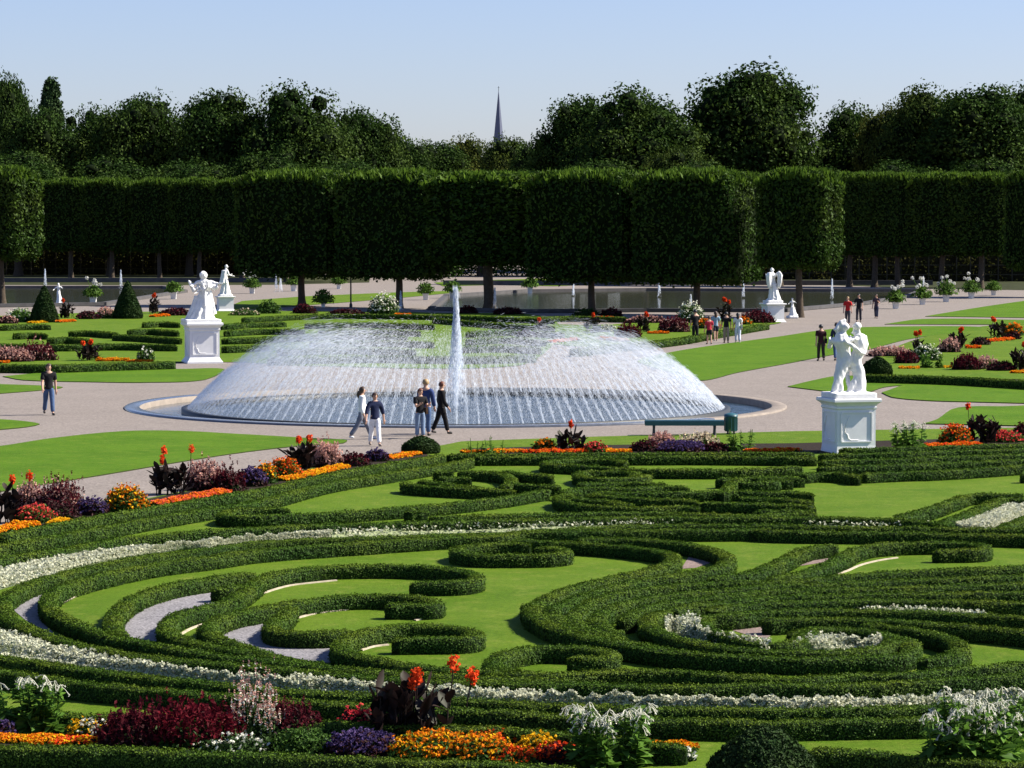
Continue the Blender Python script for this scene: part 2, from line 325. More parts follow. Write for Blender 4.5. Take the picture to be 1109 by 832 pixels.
# ponds
def pond(poly, name):
    o=sheet('pond_water',poly,.03,POND)
    P=[np.array(at(x,y,0)) for x,y in poly]; b=MB()
    c=sum(P)/len(P)
    for k in range(len(P)):
        p,q=P[k],P[(k+1)%len(P)]; d=q-p; L=np.linalg.norm(d); 
        b.box((p+q)/2+np.array([0,0,.14]),(L+.4,.5,.28),0,math.atan2(d[1],d[0]))
    return b
for pl,lab in [([(-80,312.5),(178,312.5),(200,317),(112,331),(-80,334)],'low grey stone rim around the left pond behind the topiary cones'),
           ([(468,336),(484,322),(570,316.5),(700,315),(905,316),(1000,316),(985,322),(940,330),(850,338),(700,338),(560,339)],'low grey stone rim around the wide pond behind the bell fountain')]:
    b=pond(pl,''); tag(b.build('pond_rim',DARKSTONE),lab,'pond rim')
# dark walls behind the ponds
for x0,x1,y,lab in [(-60,300,306,'long low dark wall along the far bank of the left pond'),(480,1010,309,'long low dark wall along the far bank of the wide right pond')]:
    p,q=np.array(at(x0,y)),np.array(at(x1,y)); b=MB(); d=q-p
    b.box((p+q)/2+np.array([0,0,.28]),(np.linalg.norm(d),.4,.5),0,math.atan2(d[1],d[0]))
    tag(b.build('pond_wall',[DARKSTONE,STONE]),lab,'wall')
# ------------------------------------------------------------------ bell fountain
fo=empty('bell_fountain',(FC.x,FC.y,0),0,'great bell shaped fountain with a ring of inward jets and a tall centre jet','fountain')
b=MB(); b.lathe([(11.78,-.45),(11.78,.05),(11.81,.07),(12.30,.07),(12.34,.05),(12.34,-.05)],128,0)
# open ring: drop the two lathe caps
b.V=b.V[:1]; b.Fi=b.Fi[:1]; b.Fn=b.Fn[:1]; b.Mi=b.Mi[:1]; b.smooth=b.smooth[:1]; b.n=len(b.V[0])
a_=np.degrees(np.arctan2(*(b.V[0][b.Fi[0].reshape(-1,4)].mean(1)[:,1::-1].T if False else (b.V[0][b.Fi[0].reshape(-1,4)].mean(1)[:,1],b.V[0][b.Fi[0].reshape(-1,4)].mean(1)[:,0]))))%360
row=np.arange(len(a_))//128; b.Mi[0]=np.where((row>=1)&(a_>150)&(a_<318),1,0)
b.build('basin_rim',[STONE,WETSTONE],fo)
b=MB(); b.lathe([(9.95,-.3),(9.95,-.02),(10.25,-.02),(10.25,-.3)],96,0); b.V=b.V[:1]; b.Fi=b.Fi[:1]; b.Fn=b.Fn[:1]; b.Mi=b.Mi[:1]; b.smooth=b.smooth[:1]; b.n=len(b.V[0])
b.build('nozzle_ring',DARKMETAL,fo)
b=MB(); t_=np.linspace(0,2*np.pi,96,endpoint=False); b.add(np.stack([11.75*np.cos(t_),11.75*np.sin(t_),0*t_-.16],-1),[list(range(96))]); b.build('basin_water',WATER,fo)
def streaks(mb, P, Vd, L, W):
    N=len(P); a=unit(Vd); r=unit(np.cross(a,rng.normal(size=(N,3))))
    L=(np.broadcast_to(L,(N,))*rng.uniform(.5,1.5,N))[:,None]; W=(np.broadcast_to(W,(N,))*rng.uniform(.6,1.4,N))[:,None]
    mb.quads(np.stack([P-a*L*.5,P+r*W*.5,P+a*L*.5,P-r*W*.5],1))
NJ=164; back=MB()
for k in range(NJ):
    th0=2*np.pi*(k+.5)/NJ; N=520
    r=rng.beta(1.0,2.9,N)*8.0*rng.uniform(.9,1)
    r[:130]=rng.uniform(0,1.6,130)
    ja=rng.normal(0,.05); A_,B_=1.10+ja*.5,.108+rng.normal(0,.004)
    sa=rng.normal(0,.010+.045*r); sb=rng.normal(0,.015+.035*r)
    z=-.1+A_*r-B_*r*r+sb
    ph=th0+sa/np.maximum(10.1-r,1.6)
    P=np.stack([(10.1-r)*np.cos(ph),(10.1-r)*np.sin(ph),z],-1)
    Vd=np.stack([-np.cos(ph),-np.sin(ph),A_-2*B_*r],-1)
    ok=z>-.12; near=(math.sin(th0)<-.33) or (abs(math.cos(th0))>.93); mb=MB() if near else back
    streaks(mb,P[ok],Vd[ok],.15+.03*r[ok],.021-.001*r[ok])
    if near: mb.build('water_jet',SPRAY,fo)
veil=MB(); N=190000; r=rng.beta(1.1,2.2,N)*7.6; ph=rng.uniform(0,2*np.pi,N); ph=np.round(ph*NJ/2/np.pi)/NJ*2*np.pi+rng.normal(0,.006+.008*r,N); rise=rng.normal(0,.05,NJ)[np.round(ph*NJ/2/np.pi).astype(int)%NJ]
A_=1.09+rise; z=-.1+A_*r-.108*r*r-np.abs(rng.normal(0,.06+.12*r)); P=np.stack([(10.1-r)*np.cos(ph),(10.1-r)*np.sin(ph),z],-1); ok=z>-.1
streaks(veil,P[ok],np.stack([-np.cos(ph),-np.sin(ph),A_-.216*r],-1)[ok],.06,.017); o=veil.build('spray_veil',SPRAY,fo); o['kind']='stuff'
o=back.build('rear_jets',SPRAY,fo); o['kind']='stuff'
mb=MB(); N=4600; z=4.35*(1-rng.beta(1,1.5,N)**1.2); rr=(.025+.15*(4.4-z))*np.sqrt(rng.uniform(0,1,N))*.62; an=rng.uniform(0,2*np.pi,N)
streaks(mb,np.stack([rr*np.cos(an),rr*np.sin(an),z],-1),np.stack([.1*rng.normal(size=N),.1*rng.normal(size=N),np.ones(N)],-1),.16,.065)
N=900; z=rng.uniform(0,4.4,N); streaks(mb,np.stack([rng.normal(0,.05,N),rng.normal(0,.05,N),z],-1),np.tile([0,0,1.],(N,1))+.05*rng.normal(size=(N,3)),.3,.06)
mb.build('centre_jet',SPRAY,fo)
# mist of fine drops hanging inside the bell
mb=MB(); N=16000; rr=9.9*np.sqrt(rng.uniform(0,1,N)); an=rng.uniform(0,2*np.pi,N); zz=rng.beta(1,1.8,N)*(1.09*(10.1-rr)-.108*(10.1-rr)**2)
zz=np.clip(zz,0,2.6); streaks(mb,np.stack([rr*np.cos(an),rr*np.sin(an),zz],-1),np.tile([0,0,1.],(N,1)),.08,.022)
o=mb.build('spray_mist',SPRAY,fo); o['kind']='stuff'
# small jets in the ponds
def small_jet(x,y0,y1,lab,grp='small white jets in the ponds'):
    p=at(x,y1,.05); h=(y1-y0)/ppm(y1); mb=MB(); N=260; z=h*(1-rng.beta(1,1.6,N)); rr=(.03+.10*(h-z))*np.sqrt(rng.uniform(0,1,N)); an=rng.uniform(0,2*np.pi,N)
    streaks(mb,np.stack([rr*np.cos(an),rr*np.sin(an),z],-1),np.tile([0,0,1.],(N,1))+.1*rng.normal(size=(N,3)),.2,.09)
    tag(mb.build('water_jet',SPRAY,None,p),lab,'water jet',grp)
for x,y0,y1,l in [(49,292,314,'small white jet in the left pond, left of the small stone putto'),(131,293,314,'small white jet rising just left of the second topiary cone'),
   (299,297,317,'thin leaning white jet right of the tall robed statue far left'),(304,297,317,'thin white jet leaning the other way, right one of the crossing pair'),
   (434,316,337,'small white jet beside the trunk behind the white flowering bush'),(536,312,336,'small white jet beside the lime trunk right of the centre jet'),
   (621,305,321,'small white jet in the wide pond left of the sunlit lime trunk'),(714,303,322,'small white jet in the middle of the wide pond'),
   (748,320,338,'small pointed white jet above the white flowering bush by the walkers'),(805,304,323,'small white jet just left of the winged statue'),
   (901,303,325,'small white jet in the pond above the man in the red shirt'),(1000,300,318,'small white jet among the planters at the right end of the pond')]:
    small_jet(x,y0,y1,l)
# ------------------------------------------------------------------ clipped box hedges
def resample(P, step):
    d=np.r_[0,np.cumsum(np.linalg.norm(np.diff(P,axis=0),axis=1))]; m=max(3,int(d[-1]/step)+1); s=np.linspace(0,d[-1],m)
    return np.stack([np.interp(s,d,P[:,k]) for k in range(P.shape[1])],-1), d[-1]
PROF=np.array([(-.47,0),(-.50,.3),(-.52,.7),(-.49,.93),(-.38,1.0),(0,1.02),(.38,1.0),(.49,.93),(.52,.7),(.50,.3),(.47,0)])
def vnoise(P, s, seed=0):
    "cheap smooth value noise from sines"
    x,y,z=(P*s).T; return (np.sin(x*1.7+y*2.3+seed)+np.sin(y*3.1-x*1.3+z*2.9+2*seed)+np.sin(x*4.1+z*3.7-y*2.2+3*seed))/3
def hedge(label, pts, h=.26, w=.28, dens=1.0, zc=None, name='box_hedge', grp='clipped box hedges of the parterre'):
    pxl=np.array(px(pts) if isinstance(pts,str) else pts); pxl=smooth_px(pxl,4)
    P=np.array([at(x,y,h) for x,y in pxl])[:,:2]
    Dm=P[:,1].mean(); step=.09*max(1,Dm/55)
    # smooth the ground path, so that tracing jitter does not show
    Q,L=resample(P,step)
    k=max(1,int(.35/step)); ker=np.ones(2*k+1)/(2*k+1)
    if len(Q)>4*k+2:
        pad=np.vstack([2*Q[0]-Q[k:0:-1],Q,2*Q[-1]-Q[-2:-k-2:-1]]); Q=np.stack([np.convolve(pad[:,c],ker,'valid') for c in (0,1)],-1)
    Q,L=resample(Q,step); m=len(Q)
    T=unit(np.gradient(Q,axis=0)); Nn=np.stack([-T[:,1],T[:,0]],-1)
    s=np.linspace(0,L,m); e=np.minimum(s,L-s); r=w*.5
    ws=np.where(e<r,np.sqrt(np.clip(1-(1-e/r)**2,.02,1)),1.0); hs=np.where(e<.12,.8+.2*np.sqrt(e/.12),1)
    U=PROF[:,0]; Vv=PROF[:,1]; n=len(PROF)
    X=np.empty((m,n,3)); X[:,:,0:2]=Q[:,None,:]+Nn[:,None,:]*(U[None,:,None]*w*ws[:,None,None]); X[:,:,2]=Vv[None,:]*h*hs[:,None]
    flat=X.reshape(-1,3); cen=np.concatenate([np.repeat(Q,n,0),np.full((m*n,1),h*.4)],1); out=unit(flat-cen)
    amp=.014*vnoise(flat,9.0)+.012*rng.normal(size=len(flat))+.014*vnoise(flat,2.1,5)
    flat=flat+out*amp[:,None]; flat[:,2]=np.where(np.tile(Vv,m)==0,0,np.maximum(flat[:,2],.01))
    # core slightly inside, leaves on the outside
    mb=MB(); core=cen+(flat-cen)*.93; core[:,2]=np.where(np.tile(Vv,m)==0,0,core[:,2])
    i=np.arange(m-1)[:,None]*n; j=np.arange(n-1)[None,:]
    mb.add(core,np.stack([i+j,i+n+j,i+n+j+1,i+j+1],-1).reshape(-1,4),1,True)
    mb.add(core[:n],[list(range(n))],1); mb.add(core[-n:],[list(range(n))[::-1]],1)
    sc=max(1,Dm/50)**.85; per=(2*h+w)*L; N=int(min(90000,per*dens*3000/sc**2))
    ii=rng.integers(0,m-1,N); jj=rng.choice(n-1,N,p=(lambda q:q/q.sum())(np.linalg.norm(np.diff(PROF*[w,h],axis=0),axis=1)))
    f1=rng.uniform(0,1,N)[:,None]; f2=rng.uniform(0,1,N)[:,None]; G=flat.reshape(m,n,3); On=out.reshape(m,n,3)
    Pp=(G[ii,jj]*(1-f1)+G[ii+1,jj]*f1)*(1-f2)+(G[ii,jj+1]*(1-f1)+G[ii+1,jj+1]*f1)*f2
    nn=unit(On[ii,jj]*(1-f2)+On[ii,jj+1]*f2)
    Pp=Pp+nn*rng.normal(.0,.014*sc**.5,N)[:,None]; Pp[:,2]=np.maximum(Pp[:,2],.02)
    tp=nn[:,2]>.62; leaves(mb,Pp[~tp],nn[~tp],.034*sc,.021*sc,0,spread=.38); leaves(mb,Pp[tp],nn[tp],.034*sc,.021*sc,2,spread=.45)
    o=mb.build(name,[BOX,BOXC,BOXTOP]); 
    # put the origin at the middle of the hedge
    c=Q[m//2]; me=o.data; me.transform(Matrix.Translation((-c[0],-c[1],0))); o.location=(c[0],c[1],0)
    return tag(o,label,'hedge',grp)
HEDGES=[
('outer border hedge under the left flower bed, running diagonally to the ball topiary','A 0,402 300,340 600,289 900,239 1100,207 B 200,162 400,120 600,84 a 250,138 480,102'),
('inner border hedge parallel to the left flower bed, second in from the flowers','A -60,455 0,445 300,393 600,338 900,287 1100,257 B 300,177 600,128 900,78 930,66'),
('back border hedge below the orange flowers and the bench, ending at the pedestal','a 505,97 800,96 1109,95 c 0,88 500,86 1109,84 d 200,86 400,84'),
('second back hedge with a dark front, running below the bench from the diagonal corner','a 735,120 1109,118 c 0,116 500,114 1000,118 d 200,122 420,124'),
('topmost hedge of the parallel rows right of the white pedestal','d 610,50 900,46 e 0,40 500,26 1109,12 1250,8'),
('second of the parallel hedge rows right of the white pedestal','d 430,100 700,92 1109,86 e 500,68 1109,52 1250,46'),
('third of the parallel hedge rows right of the white pedestal','d 430,152 800,144 1109,138 e 500,118 1109,98 1250,92'),
('fourth of the parallel hedge rows right of the white pedestal','d 420,205 800,198 1109,188 e 500,168 1109,144 1250,136'),
('dark fronted hedge edging the back of the big right lawn','d 790,268 1109,252 e 300,244 700,222 1109,192 1250,180'),
('long flat hairpin hedge below the bench, rounded at its left end','b 960,168 945,145 800,138 600,138 400,148 280,168 330,184 500,188 750,205 1109,225 c 400,230 850,228 1109,214 d 150,208 300,200'),
('small oval scroll hedge right of the centre behind the crossing rows','b 1080,285 1060,252 900,245 740,240 610,246 570,272 640,298 800,305 950,300 c 40,290 55,270'),
('broad lower sweep of the left hand scroll, nearest row with a dark front','a 165,335 150,352 250,366 450,380 800,397 1109,410'),
('inner sweep of the left hand scroll just behind its nearest row','a 275,322 400,342 560,360 740,376 820,390'),
('short straight hedge at the back of the left hand scroll','a 395,247 480,242 565,246'),
('short curled hedge in the middle of the left hand scroll, rounded at the right','a 430,298 500,298 640,295 720,300'),
('hook hedge closing the left hand scroll on the right around a patch of lawn','a 600,244 800,247 950,258 1040,282 1070,320 1050,352 990,372'),
('wavy hedge branching right from the left hand scroll','a 965,244 1109,252 b 100,266 270,274 350,286'),
('lower wavy hedge tying the left hand scroll to the centre rows','a 1070,345 b 40,356 180,363 300,366 420,374'),
('long bright diagonal hedge rising right from a hook above the white flower strip','B 150,284 60,282 0,283 A 1010,288 975,300 960,312 1010,318 1080,318 B 100,314 300,303 450,294 600,283 750,270 900,256 1108,230 C 100,212 160,203'),
('short low stub hedge against the diagonal hedge above the white flowers','a 140,585 250,582 345,582'),
('long hedge along the far side of the white flower strip, sweeping the whole width','A -60,512 0,496 250,466 500,416 800,388 1108,368 B 300,354 572,347 1108,332 c 0,642 500,640 1109,642 d 430,642 800,648 1109,656 e 200,672 430,698'),
('thin hedge row just behind the far white flower strip below the centre scrolls','a 350,640 700,628 1109,620 b 550,605 1109,602 c 500,612 800,620 1109,620 d 200,604 420,606'),
('long hedge along the near side of the far white flower strip, at the right','B 1108,388 C 500,358 1108,356 D 300,363 700,367 1250,378'),
('wide curving hedge wrapping the left end, next to both white flower strips','B 1100,392 600,405 300,415 0,430 A 900,458 600,495 400,535 250,570 110,615 25,665 12,705 50,765 E 70,195 150,235 250,270 400,310 600,345 800,365 1108,392 F 300,420 600,444 1000,460 G 300,468 700,478 1108,471 I 300,472 500,464 800,446 1108,426 1200,418'),
('inner hedge beside the long curving lawn with a pale edging strip at the left','C 1108,374 600,378 0,386 B 1108,398 800,410 500,430 0,466 A 900,496 700,520 500,558 300,610 225,650 205,690 240,735 E 270,170 350,212 500,264 700,302 900,337 1108,360 F 300,393 600,418 1000,440 G 150,448 300,458'),
('continuation of the hedge in front of the middle right lawn below the white flowers','C 1050,374 D 0,381 552,389 1108,402 1250,408'),
('rounded hedge between the curved lawn and the grey gravel at the left','A 1108,562 1000,572 900,588 760,610 650,640 560,680 500,735 485,780 E 482,200 500,235 530,262'),
('short blunt hedge stub beside the grey gravel at the left','A 915,632 1000,626 1090,612'),
('uppermost hook hedge on the left lawn with its blunt end toward the left','B 665,602 780,602 900,600 962,582 935,560 850,545 700,532 500,530 300,536 150,552 30,580 A 1060,640 980,685 850,718 760,745 722,785 E 715,215 735,245 800,275 950,308 1108,335'),
('middle hook hedge on the left lawn curling round to a short blunt end','B 560,702 680,698 770,704 788,688 720,670 550,658 350,664 200,684 90,700 A 1108,720 1000,742 925,772 892,805 E 895,222 930,260 1020,292 1108,318 F 150,366 300,380'),
('short curved hedge linking the middle hook to the lowest hook beside the gravel','F 150,130 125,165 80,200 62,222 110,240 200,246 320,244 425,232'),
('lowest hook hedge on the left lawn with its blunt end toward the left','F 590,272 700,268 820,268 930,266 962,250 900,226 750,213 600,217 480,237 400,264 360,298 385,328 480,350 650,382 800,398 1000,412 G 100,425 270,418 450,408 700,412 900,426 1108,438 I 150,446 300,428 600,424 800,402 1108,376 1200,366'),
('oval island hedge on the lawn above the central spiral','f 200,97 380,104 485,132 400,162 200,168 0,167 B 1000,486 900,476 866,464 890,448 980,438 1108,433 C 80,440'),
('small scroll hedge on the lawn below the left edge of the great spiral','G 240,352 330,352 420,358 435,335 380,316 250,308 100,308 0,325 F 1060,345 1020,375 1060,405 G 0,412 80,418'),
('outermost hedge of the great right hand spiral, sweeping round its left end','f 0,42 300,50 600,66 900,86 1109,108 g 100,120 240,146 300,188 270,228 150,270 0,315 f 950,345 800,385 600,425 400,490 250,565 165,630 G 80,120 85,150 130,190 220,232 400,278 600,315 800,336 1108,352 I 200,356 400,353 560,345 625,318 610,282 560,262'),
('second hedge of the great spiral, looping round pink gravel at the upper end','f 560,28 740,24 1109,32 g 0,38 300,58 500,88 650,125 755,175 765,220 680,265 540,300 300,345 0,380 f 900,435 700,490 500,560 370,640 G 190,125 175,160 220,205 320,245 500,288 700,318'),
('third hedge of the great spiral, bordering the lawn with the small hook','D 1250,525 1108,535 800,548 500,563 300,580 0,602 C 900,605 600,628 420,660 310,705 270,750 G 250,175 300,215 400,255 500,275'),
('fourth parallel hedge row of the great spiral counted from the lawn','D 1250,562 1108,572 800,586 500,598 200,612 0,618 C 1000,628 700,656 500,690 400,730 360,775 G 360,185 400,222 470,248'),
('fifth parallel hedge row of the great spiral counted from the lawn','D 1250,598 1108,607 800,618 500,628 0,642 C 1000,655 700,685 560,722 480,765'),
('sixth parallel hedge row of the great spiral counted from the lawn','D 1250,640 1108,648 800,650 500,653 200,662 0,668 C 1000,682 800,700 680,722'),
('seventh parallel hedge row above the thin broken line of white flowers','D 1250,686 1108,691 800,685 500,681 0,692 C 1000,702 850,722'),
('hedge along the thin broken line of white flowers, leading into the spiral centre','D 1250,768 1108,756 800,738 500,726 200,723 0,728 C 1050,732 930,748 G 845,172 822,205 860,232 1000,272 1108,292 I 90,292 I 150,262 190,240'),
('inner hedge ring around the white flower heart of the great spiral','G 680,150 600,175 588,205 640,240 750,275 900,306 1108,322 I 200,328 400,322 500,302 548,275 500,248 350,228 200,226 100,250'),
('dark hedge row behind the white flower heart of the great spiral','G 1090,192 I 40,186 300,184 500,191 700,206 900,219 1108,240 1250,258'),
('hook hedge curling round the right side of the spiral heart beside a small lawn','I 650,362 780,346 842,312 800,274 680,240 540,216 400,206'),
('hedge edging pink gravel above the right end of the great spiral','D 300,440 220,447 130,468 60,506 0,535 C 1000,568 850,585'),
('small hook hedge with a blunt end on the right hand lawn','D 712,466 830,463 930,462 942,446 850,432 700,430 500,437 380,457 290,507 150,560 0,590'),
('bright diagonal hedge left of the white flower triangle at the right edge','e 20,640 300,562 500,492 620,447 800,444 1109,446 1250,448'),
('diagonal hedge directly bordering the white flower triangle','e 350,700 600,612 800,522 930,477 1109,484 1250,486'),
('hedge on the near right side of the white flower triangle','e 890,732 1000,690 1109,648 1250,600'),
('small hedge end at the right edge above the white flower triangle','e 1085,268 1160,262 1250,258'),
('short island hedge at the back of the big right lawn','d 285,272 400,258 650,262 775,288'),
('tiny hedge stub with a rounded end at the left of the big right lawn','d 0,318 120,318 215,320'),
('rounded hedge stub behind the tiny one at the left of the big right lawn','c 960,300 d 100,300 315,302'),
('upper row of the blunt ended hedge stack left of the big right lawn','c 820,412 d 0,424 200,422 385,440'),
('second row of the blunt ended hedge stack left of the big right lawn','c 850,470 d 0,476 150,482 250,500 395,506'),
('third row of the blunt ended hedge stack left of the big right lawn','c 520,515 800,518 d 0,528 200,535 405,552'),
('lowest row of the blunt ended hedge stack left of the big right lawn','c 990,582 d 0,582 200,585 420,590'),
('outer hedge of the middle scroll with a round dark left end','b 620,432 470,438 405,462 450,500 600,530 800,546 1109,556 c 250,550 420,548 500,560'),
('inner hedge of the middle scroll with a dark front','b 480,452 540,476 700,490 850,497 930,522 1050,540'),
('upper sweep of the middle scroll running right','b 650,440 900,460 1109,476 c 200,482 390,490 510,505'),
('first of the tangled middle hedge rows right of the left hand scroll','b 430,420 560,394 800,386 1109,386 c 200,372 430,380'),
('second of the tangled middle hedge rows below the small oval scroll','b 565,352 800,342 1109,342 c 150,350 240,352'),
('third of the tangled middle hedge rows, longest and nearest','b 700,424 1109,427 c 400,424 800,416 1000,412'),
('dark fronted hedge left of the stack beside the big right lawn','c 815,338 1109,336 d 100,328'),
('straight hedge behind the stack left of the big right lawn','c 655,312 850,302 1109,292 d 130,288 250,290'),
('short bright hedge turning toward the viewer in the middle rows','c 850,305 790,345 750,395 720,432'),
('long hedge on the near side of the near white flower strip','E -80,335 0,350 200,377 400,407 700,441 1000,471 1108,485 F 300,506 500,514 1000,540 G 100,555 500,567 1108,578 I 300,575 600,568 900,558 1200,548'),
('long near hedge, second below the near white flower strip, with a tall dark front','E -80,395 0,410 150,430 300,455 500,477 700,493 900,512 1108,528 F 200,542 500,562 900,580 G 100,598 500,616 1108,632 I 300,624 600,620 900,610 1200,600'),
('low hedge at the back of the near flower bed, left part and centre','E -80,582 0,582 250,596 500,608 800,618 F 0,632 300,640 700,652 G 0,666 300,692 500,712 760,735'),
('low hedge below the lawn strip behind the near clipped ball, at the right','I 160,748 400,763 640,785 900,805 1200,820'),
('long low hedge in front of the near flower bed along the bottom edge','E -80,735 0,738 300,742 500,747 800,762 1108,772 F 300,786 700,800 1000,812 G 100,826 300,838'),
]
for l,p in HEDGES: hedge(l,p)
# the far parterre beyond the fountain: low rows seen nearly edge on
FAR=[('far hedge row right of the first topiary cone','P 15,362 33,361 50,362'),('far hedge row between the topiary cones','P 52,367 75,366 95,368'),
('short far hedge right of the second topiary cone','P 74,359 100,359 125,361'),('far hedge behind the left white pedestal','P 138,358 165,357 192,359'),
('far hedge ahead of the second topiary cone','P 122,363 150,364 195,367'),('long far hedge along the left far parterre','P -40,373 0,373 60,374 130,373 192,374'),
('far hedge above the long one beside the left pedestal','P 155,350 175,349 193,350'),('front border hedge of the left far parterre','P -40,396 0,395.5 60,396 120,394 190,392'),
('far hedge right of the left white pedestal at its top','P 240,352 270,350 310,349'),('far hedge right of the left white pedestal, second row','P 243,359 280,357 330,357'),
('far hedge right of the left white pedestal, third row','P 240,367 280,366 320,364'),('far hedge right of the left white pedestal, nearest row','P 240,376 265,375 290,373'),
('far hedge seen through the spray, uppermost at the left','P 345,358 400,357 455,359'),('far hedge seen through the spray, second at the left','P 318,364 380,362 440,365'),('far hedge seen through the spray, third at the left','P 335,371 400,369 470,371'),('far hedge seen through the spray, fourth at the left','P 300,379 380,377 450,379'),('far hedge seen through the spray, lowest row','P 290,388 400,386 520,387 580,385'),
('far hedge seen through the spray just right of the centre jet','P 505,360 560,358 610,361'),('far hedge seen through the spray, second right of the jet','P 505,368 550,366 590,369'),('far hedge seen through the spray, third right of the jet','P 500,376 545,375 585,377'),
('far hedge behind the bell fountain, longest row','P 262,345 340,341 430,341 520,343 600,346'),('far hedge behind the bell fountain, middle row','P 330,351 400,350 470,352'),
('far hedge behind the centre jet','P 470,345 520,349 560,352 600,354'),('far hedge below the mid path flower bed','P 620,379 680,373 735,367 775,360 830,351'),
('dark front border hedge under the right hand flower bed','P 935,406 980,407 1040,409 1109,413 1160,416'),
('back hedge of the left far parterre by the cones','P 0,353 30,352 55,352'),('far hedge row behind the fountain spray at the right','P 560,345 620,343 680,344')]
for l,p in FAR: hedge(l,p,h=.36,w=.5,grp='hedges of the far parterres')
# pale edging strips beside lawns
def strip(label, s, w=.05, z=.035):
    P=np.array([at(x,y,z) for x,y in smooth_px(px(s),4)]); Q,L=resample(P,.15); T=unit(np.gradient(Q[:,:2],axis=0)); Nn=np.stack([-T[:,1],T[:,0]],-1)
    mb=MB(); m=len(Q); ofs=[(-w/2,0),(-w/2,z),(w/2,z),(w/2,0)]
    V=np.stack([np.concatenate([Q[:,:2]+Nn*a,np.full((m,1),h)],1) for a,h in ofs],1)
    i=np.arange(m-1)[:,None]*4; j=np.arange(3)[None,:]; mb.add(V.reshape(-1,3),np.stack([i+j,i+j+1,i+5+j,i+4+j],-1).reshape(-1,4))
    tag(mb.build('edging_strip',EDGE),label,'edging','pale edging strips beside the lawns')
for l,s in [('long pale edging strip round the left end of the curved lawn','A 268,692 330,660 420,625 600,580 800,540 1000,514 1108,503 B 150,482 300,468'),
 ('pale edging strip inside the uppermost hook hedge','B 20,652 80,632 150,614 250,602 350,592'),('pale edging strip inside the middle hook hedge','B 180,755 250,737 320,727 410,718'),
 ('pale edging strip under the blunt end of the middle hook hedge','B 690,765 760,752 800,740'),('pale edging strip inside the lowest hook hedge','F 458,318 510,302 575,294'),
 ('pale edging strip by the gravel between two left hedges','A 780,828 830,800 880,782'),('pale edging strip at the small hook hedge on the right lawn','D 260,574 340,552 400,526 480,506 560,494'),
 ('pale edging strip under the blunt end of the uppermost hook hedge','B 880,648 940,640 970,630'),('pale edging strip along the upper gravel crescent at the left','A 45,692 110,655 190,625 265,606'),
 ('short pale edging at the upper turn of the great spiral','C 915,568 945,555 955,545')]: strip(l,s)
# ------------------------------------------------------------------ strips of white bedding flowers
WHITEF=leafm('white_petal',(.50,.53,.41),trans=.3,var=.18,gloss=.03)
SILVER=leafm('silver_leaf',(.24,.30,.18),trans=.2,var=.3,gloss=.03)
def bedding(label, up, lo, h=.22, dens=700, white=.75):
    U,_=resample(np.array([at(x,y,h*.8) for x,y in smooth_px(px(up),4)]),.2); L,_=resample(np.array([at(x,y,.08) for x,y in smooth_px(px(lo),4)]),.2)
    m=200
    U=np.stack([np.interp(np.linspace(0,1,m),np.linspace(0,1,len(U)),U[:,k]) for k in range(3)],-1); L=np.stack([np.interp(np.linspace(0,1,m),np.linspace(0,1,len(L)),L[:,k]) for k in range(3)],-1)
    seg=np.linalg.norm(U-L,axis=1).mean()*np.linalg.norm(np.diff((U+L)/2,axis=0),axis=1).sum()
    Dm=U[:,1].mean(); sc=max(1,Dm/50)**.85; N=int(min(60000,seg*dens/sc**2*2.2))
    t=rng.uniform(0,m-1.001,N); ii=t.astype(int); f=(t-ii)[:,None]; s=rng.uniform(0,1,N)[:,None]
    P=(U[ii]*(1-f)+U[ii+1]*f)*(1-s)+(L[ii]*(1-f)+L[ii+1]*f)*s
    edge=np.clip(np.minimum(s,1-s)*5,.35,1)[:,0]; bumps=.72+.2*vnoise(P,5.0)+.15*vnoise(P,13.,3)
    P[:,2]=h*edge*np.clip(bumps,.2,1.2)*rng.uniform(.7,1.0,N)+.02
    mb=MB(); k=rng.uniform(0,1,N)<white; up_=np.tile([0,0,1.],(N,1))
    leaves(mb,P[k],up_[k],.055*sc,.045*sc,0,spread=.8); leaves(mb,P[~k]-[0,0,.03],up_[~k],.07*sc,.03*sc,1,spread=1.0)
    C=np.stack([U,(U+L)/2,L],1); C[:,0,2]=.02; C[:,2,2]=.02; C[:,1,2]=h*.45
    i=np.arange(m-1)[:,None]*3; j=np.arange(2)[None,:]; mb.add(C.reshape(-1,3),np.stack([i+j,i+j+1,i+4+j,i+3+j],-1).reshape(-1,4),1)
    return tag(mb.build('white_flower_bedding',[WHITEF,SILVER]),label,'bedding flowers',None,'stuff')
bedding('far left strip of white bedding flowers curving away along two hedges','A -80,560 0,530 150,497 300,474 400,460 500,452 600,437 700,440 800,428 900,424 1000,412 1108,402 B 150,392 330,386','A -80,660 0,622 100,595 200,572 300,535 400,515 500,494 600,478 700,462 800,448 900,438 1000,430 1108,420 B 150,408 330,398')
bedding('thin far strip of white flowers across the middle, broken by leaves','B 330,388 600,368 800,358 1000,352 C 100,350 400,345 800,335 1108,333 D 300,342 500,346 700,352','B 330,396 600,376 800,372 1000,366 C 100,360 400,356 800,354 1108,354 D 300,357 500,360 700,366',h=.25,white=.5,dens=260)
bedding('broad white flower strip sweeping across the near parterre','E -80,195 0,212 60,228 140,255 185,280 300,305 450,335 600,362 700,385 800,398 1000,425 1108,435 F 100,422 300,448 450,468 600,478 800,490 1108,510 G 300,513 500,520 700,529 1000,532 I 100,540 300,545 550,540 700,525 850,508 1108,498 1250,490','E -80,315 0,335 150,360 300,380 450,400 600,420 800,448 1000,470 1108,482 F 150,488 300,496 500,506 800,520 1108,530 G 200,548 500,558 800,566 1108,570 I 200,568 400,566 600,560 800,552 1108,545 1250,538',h=.28)
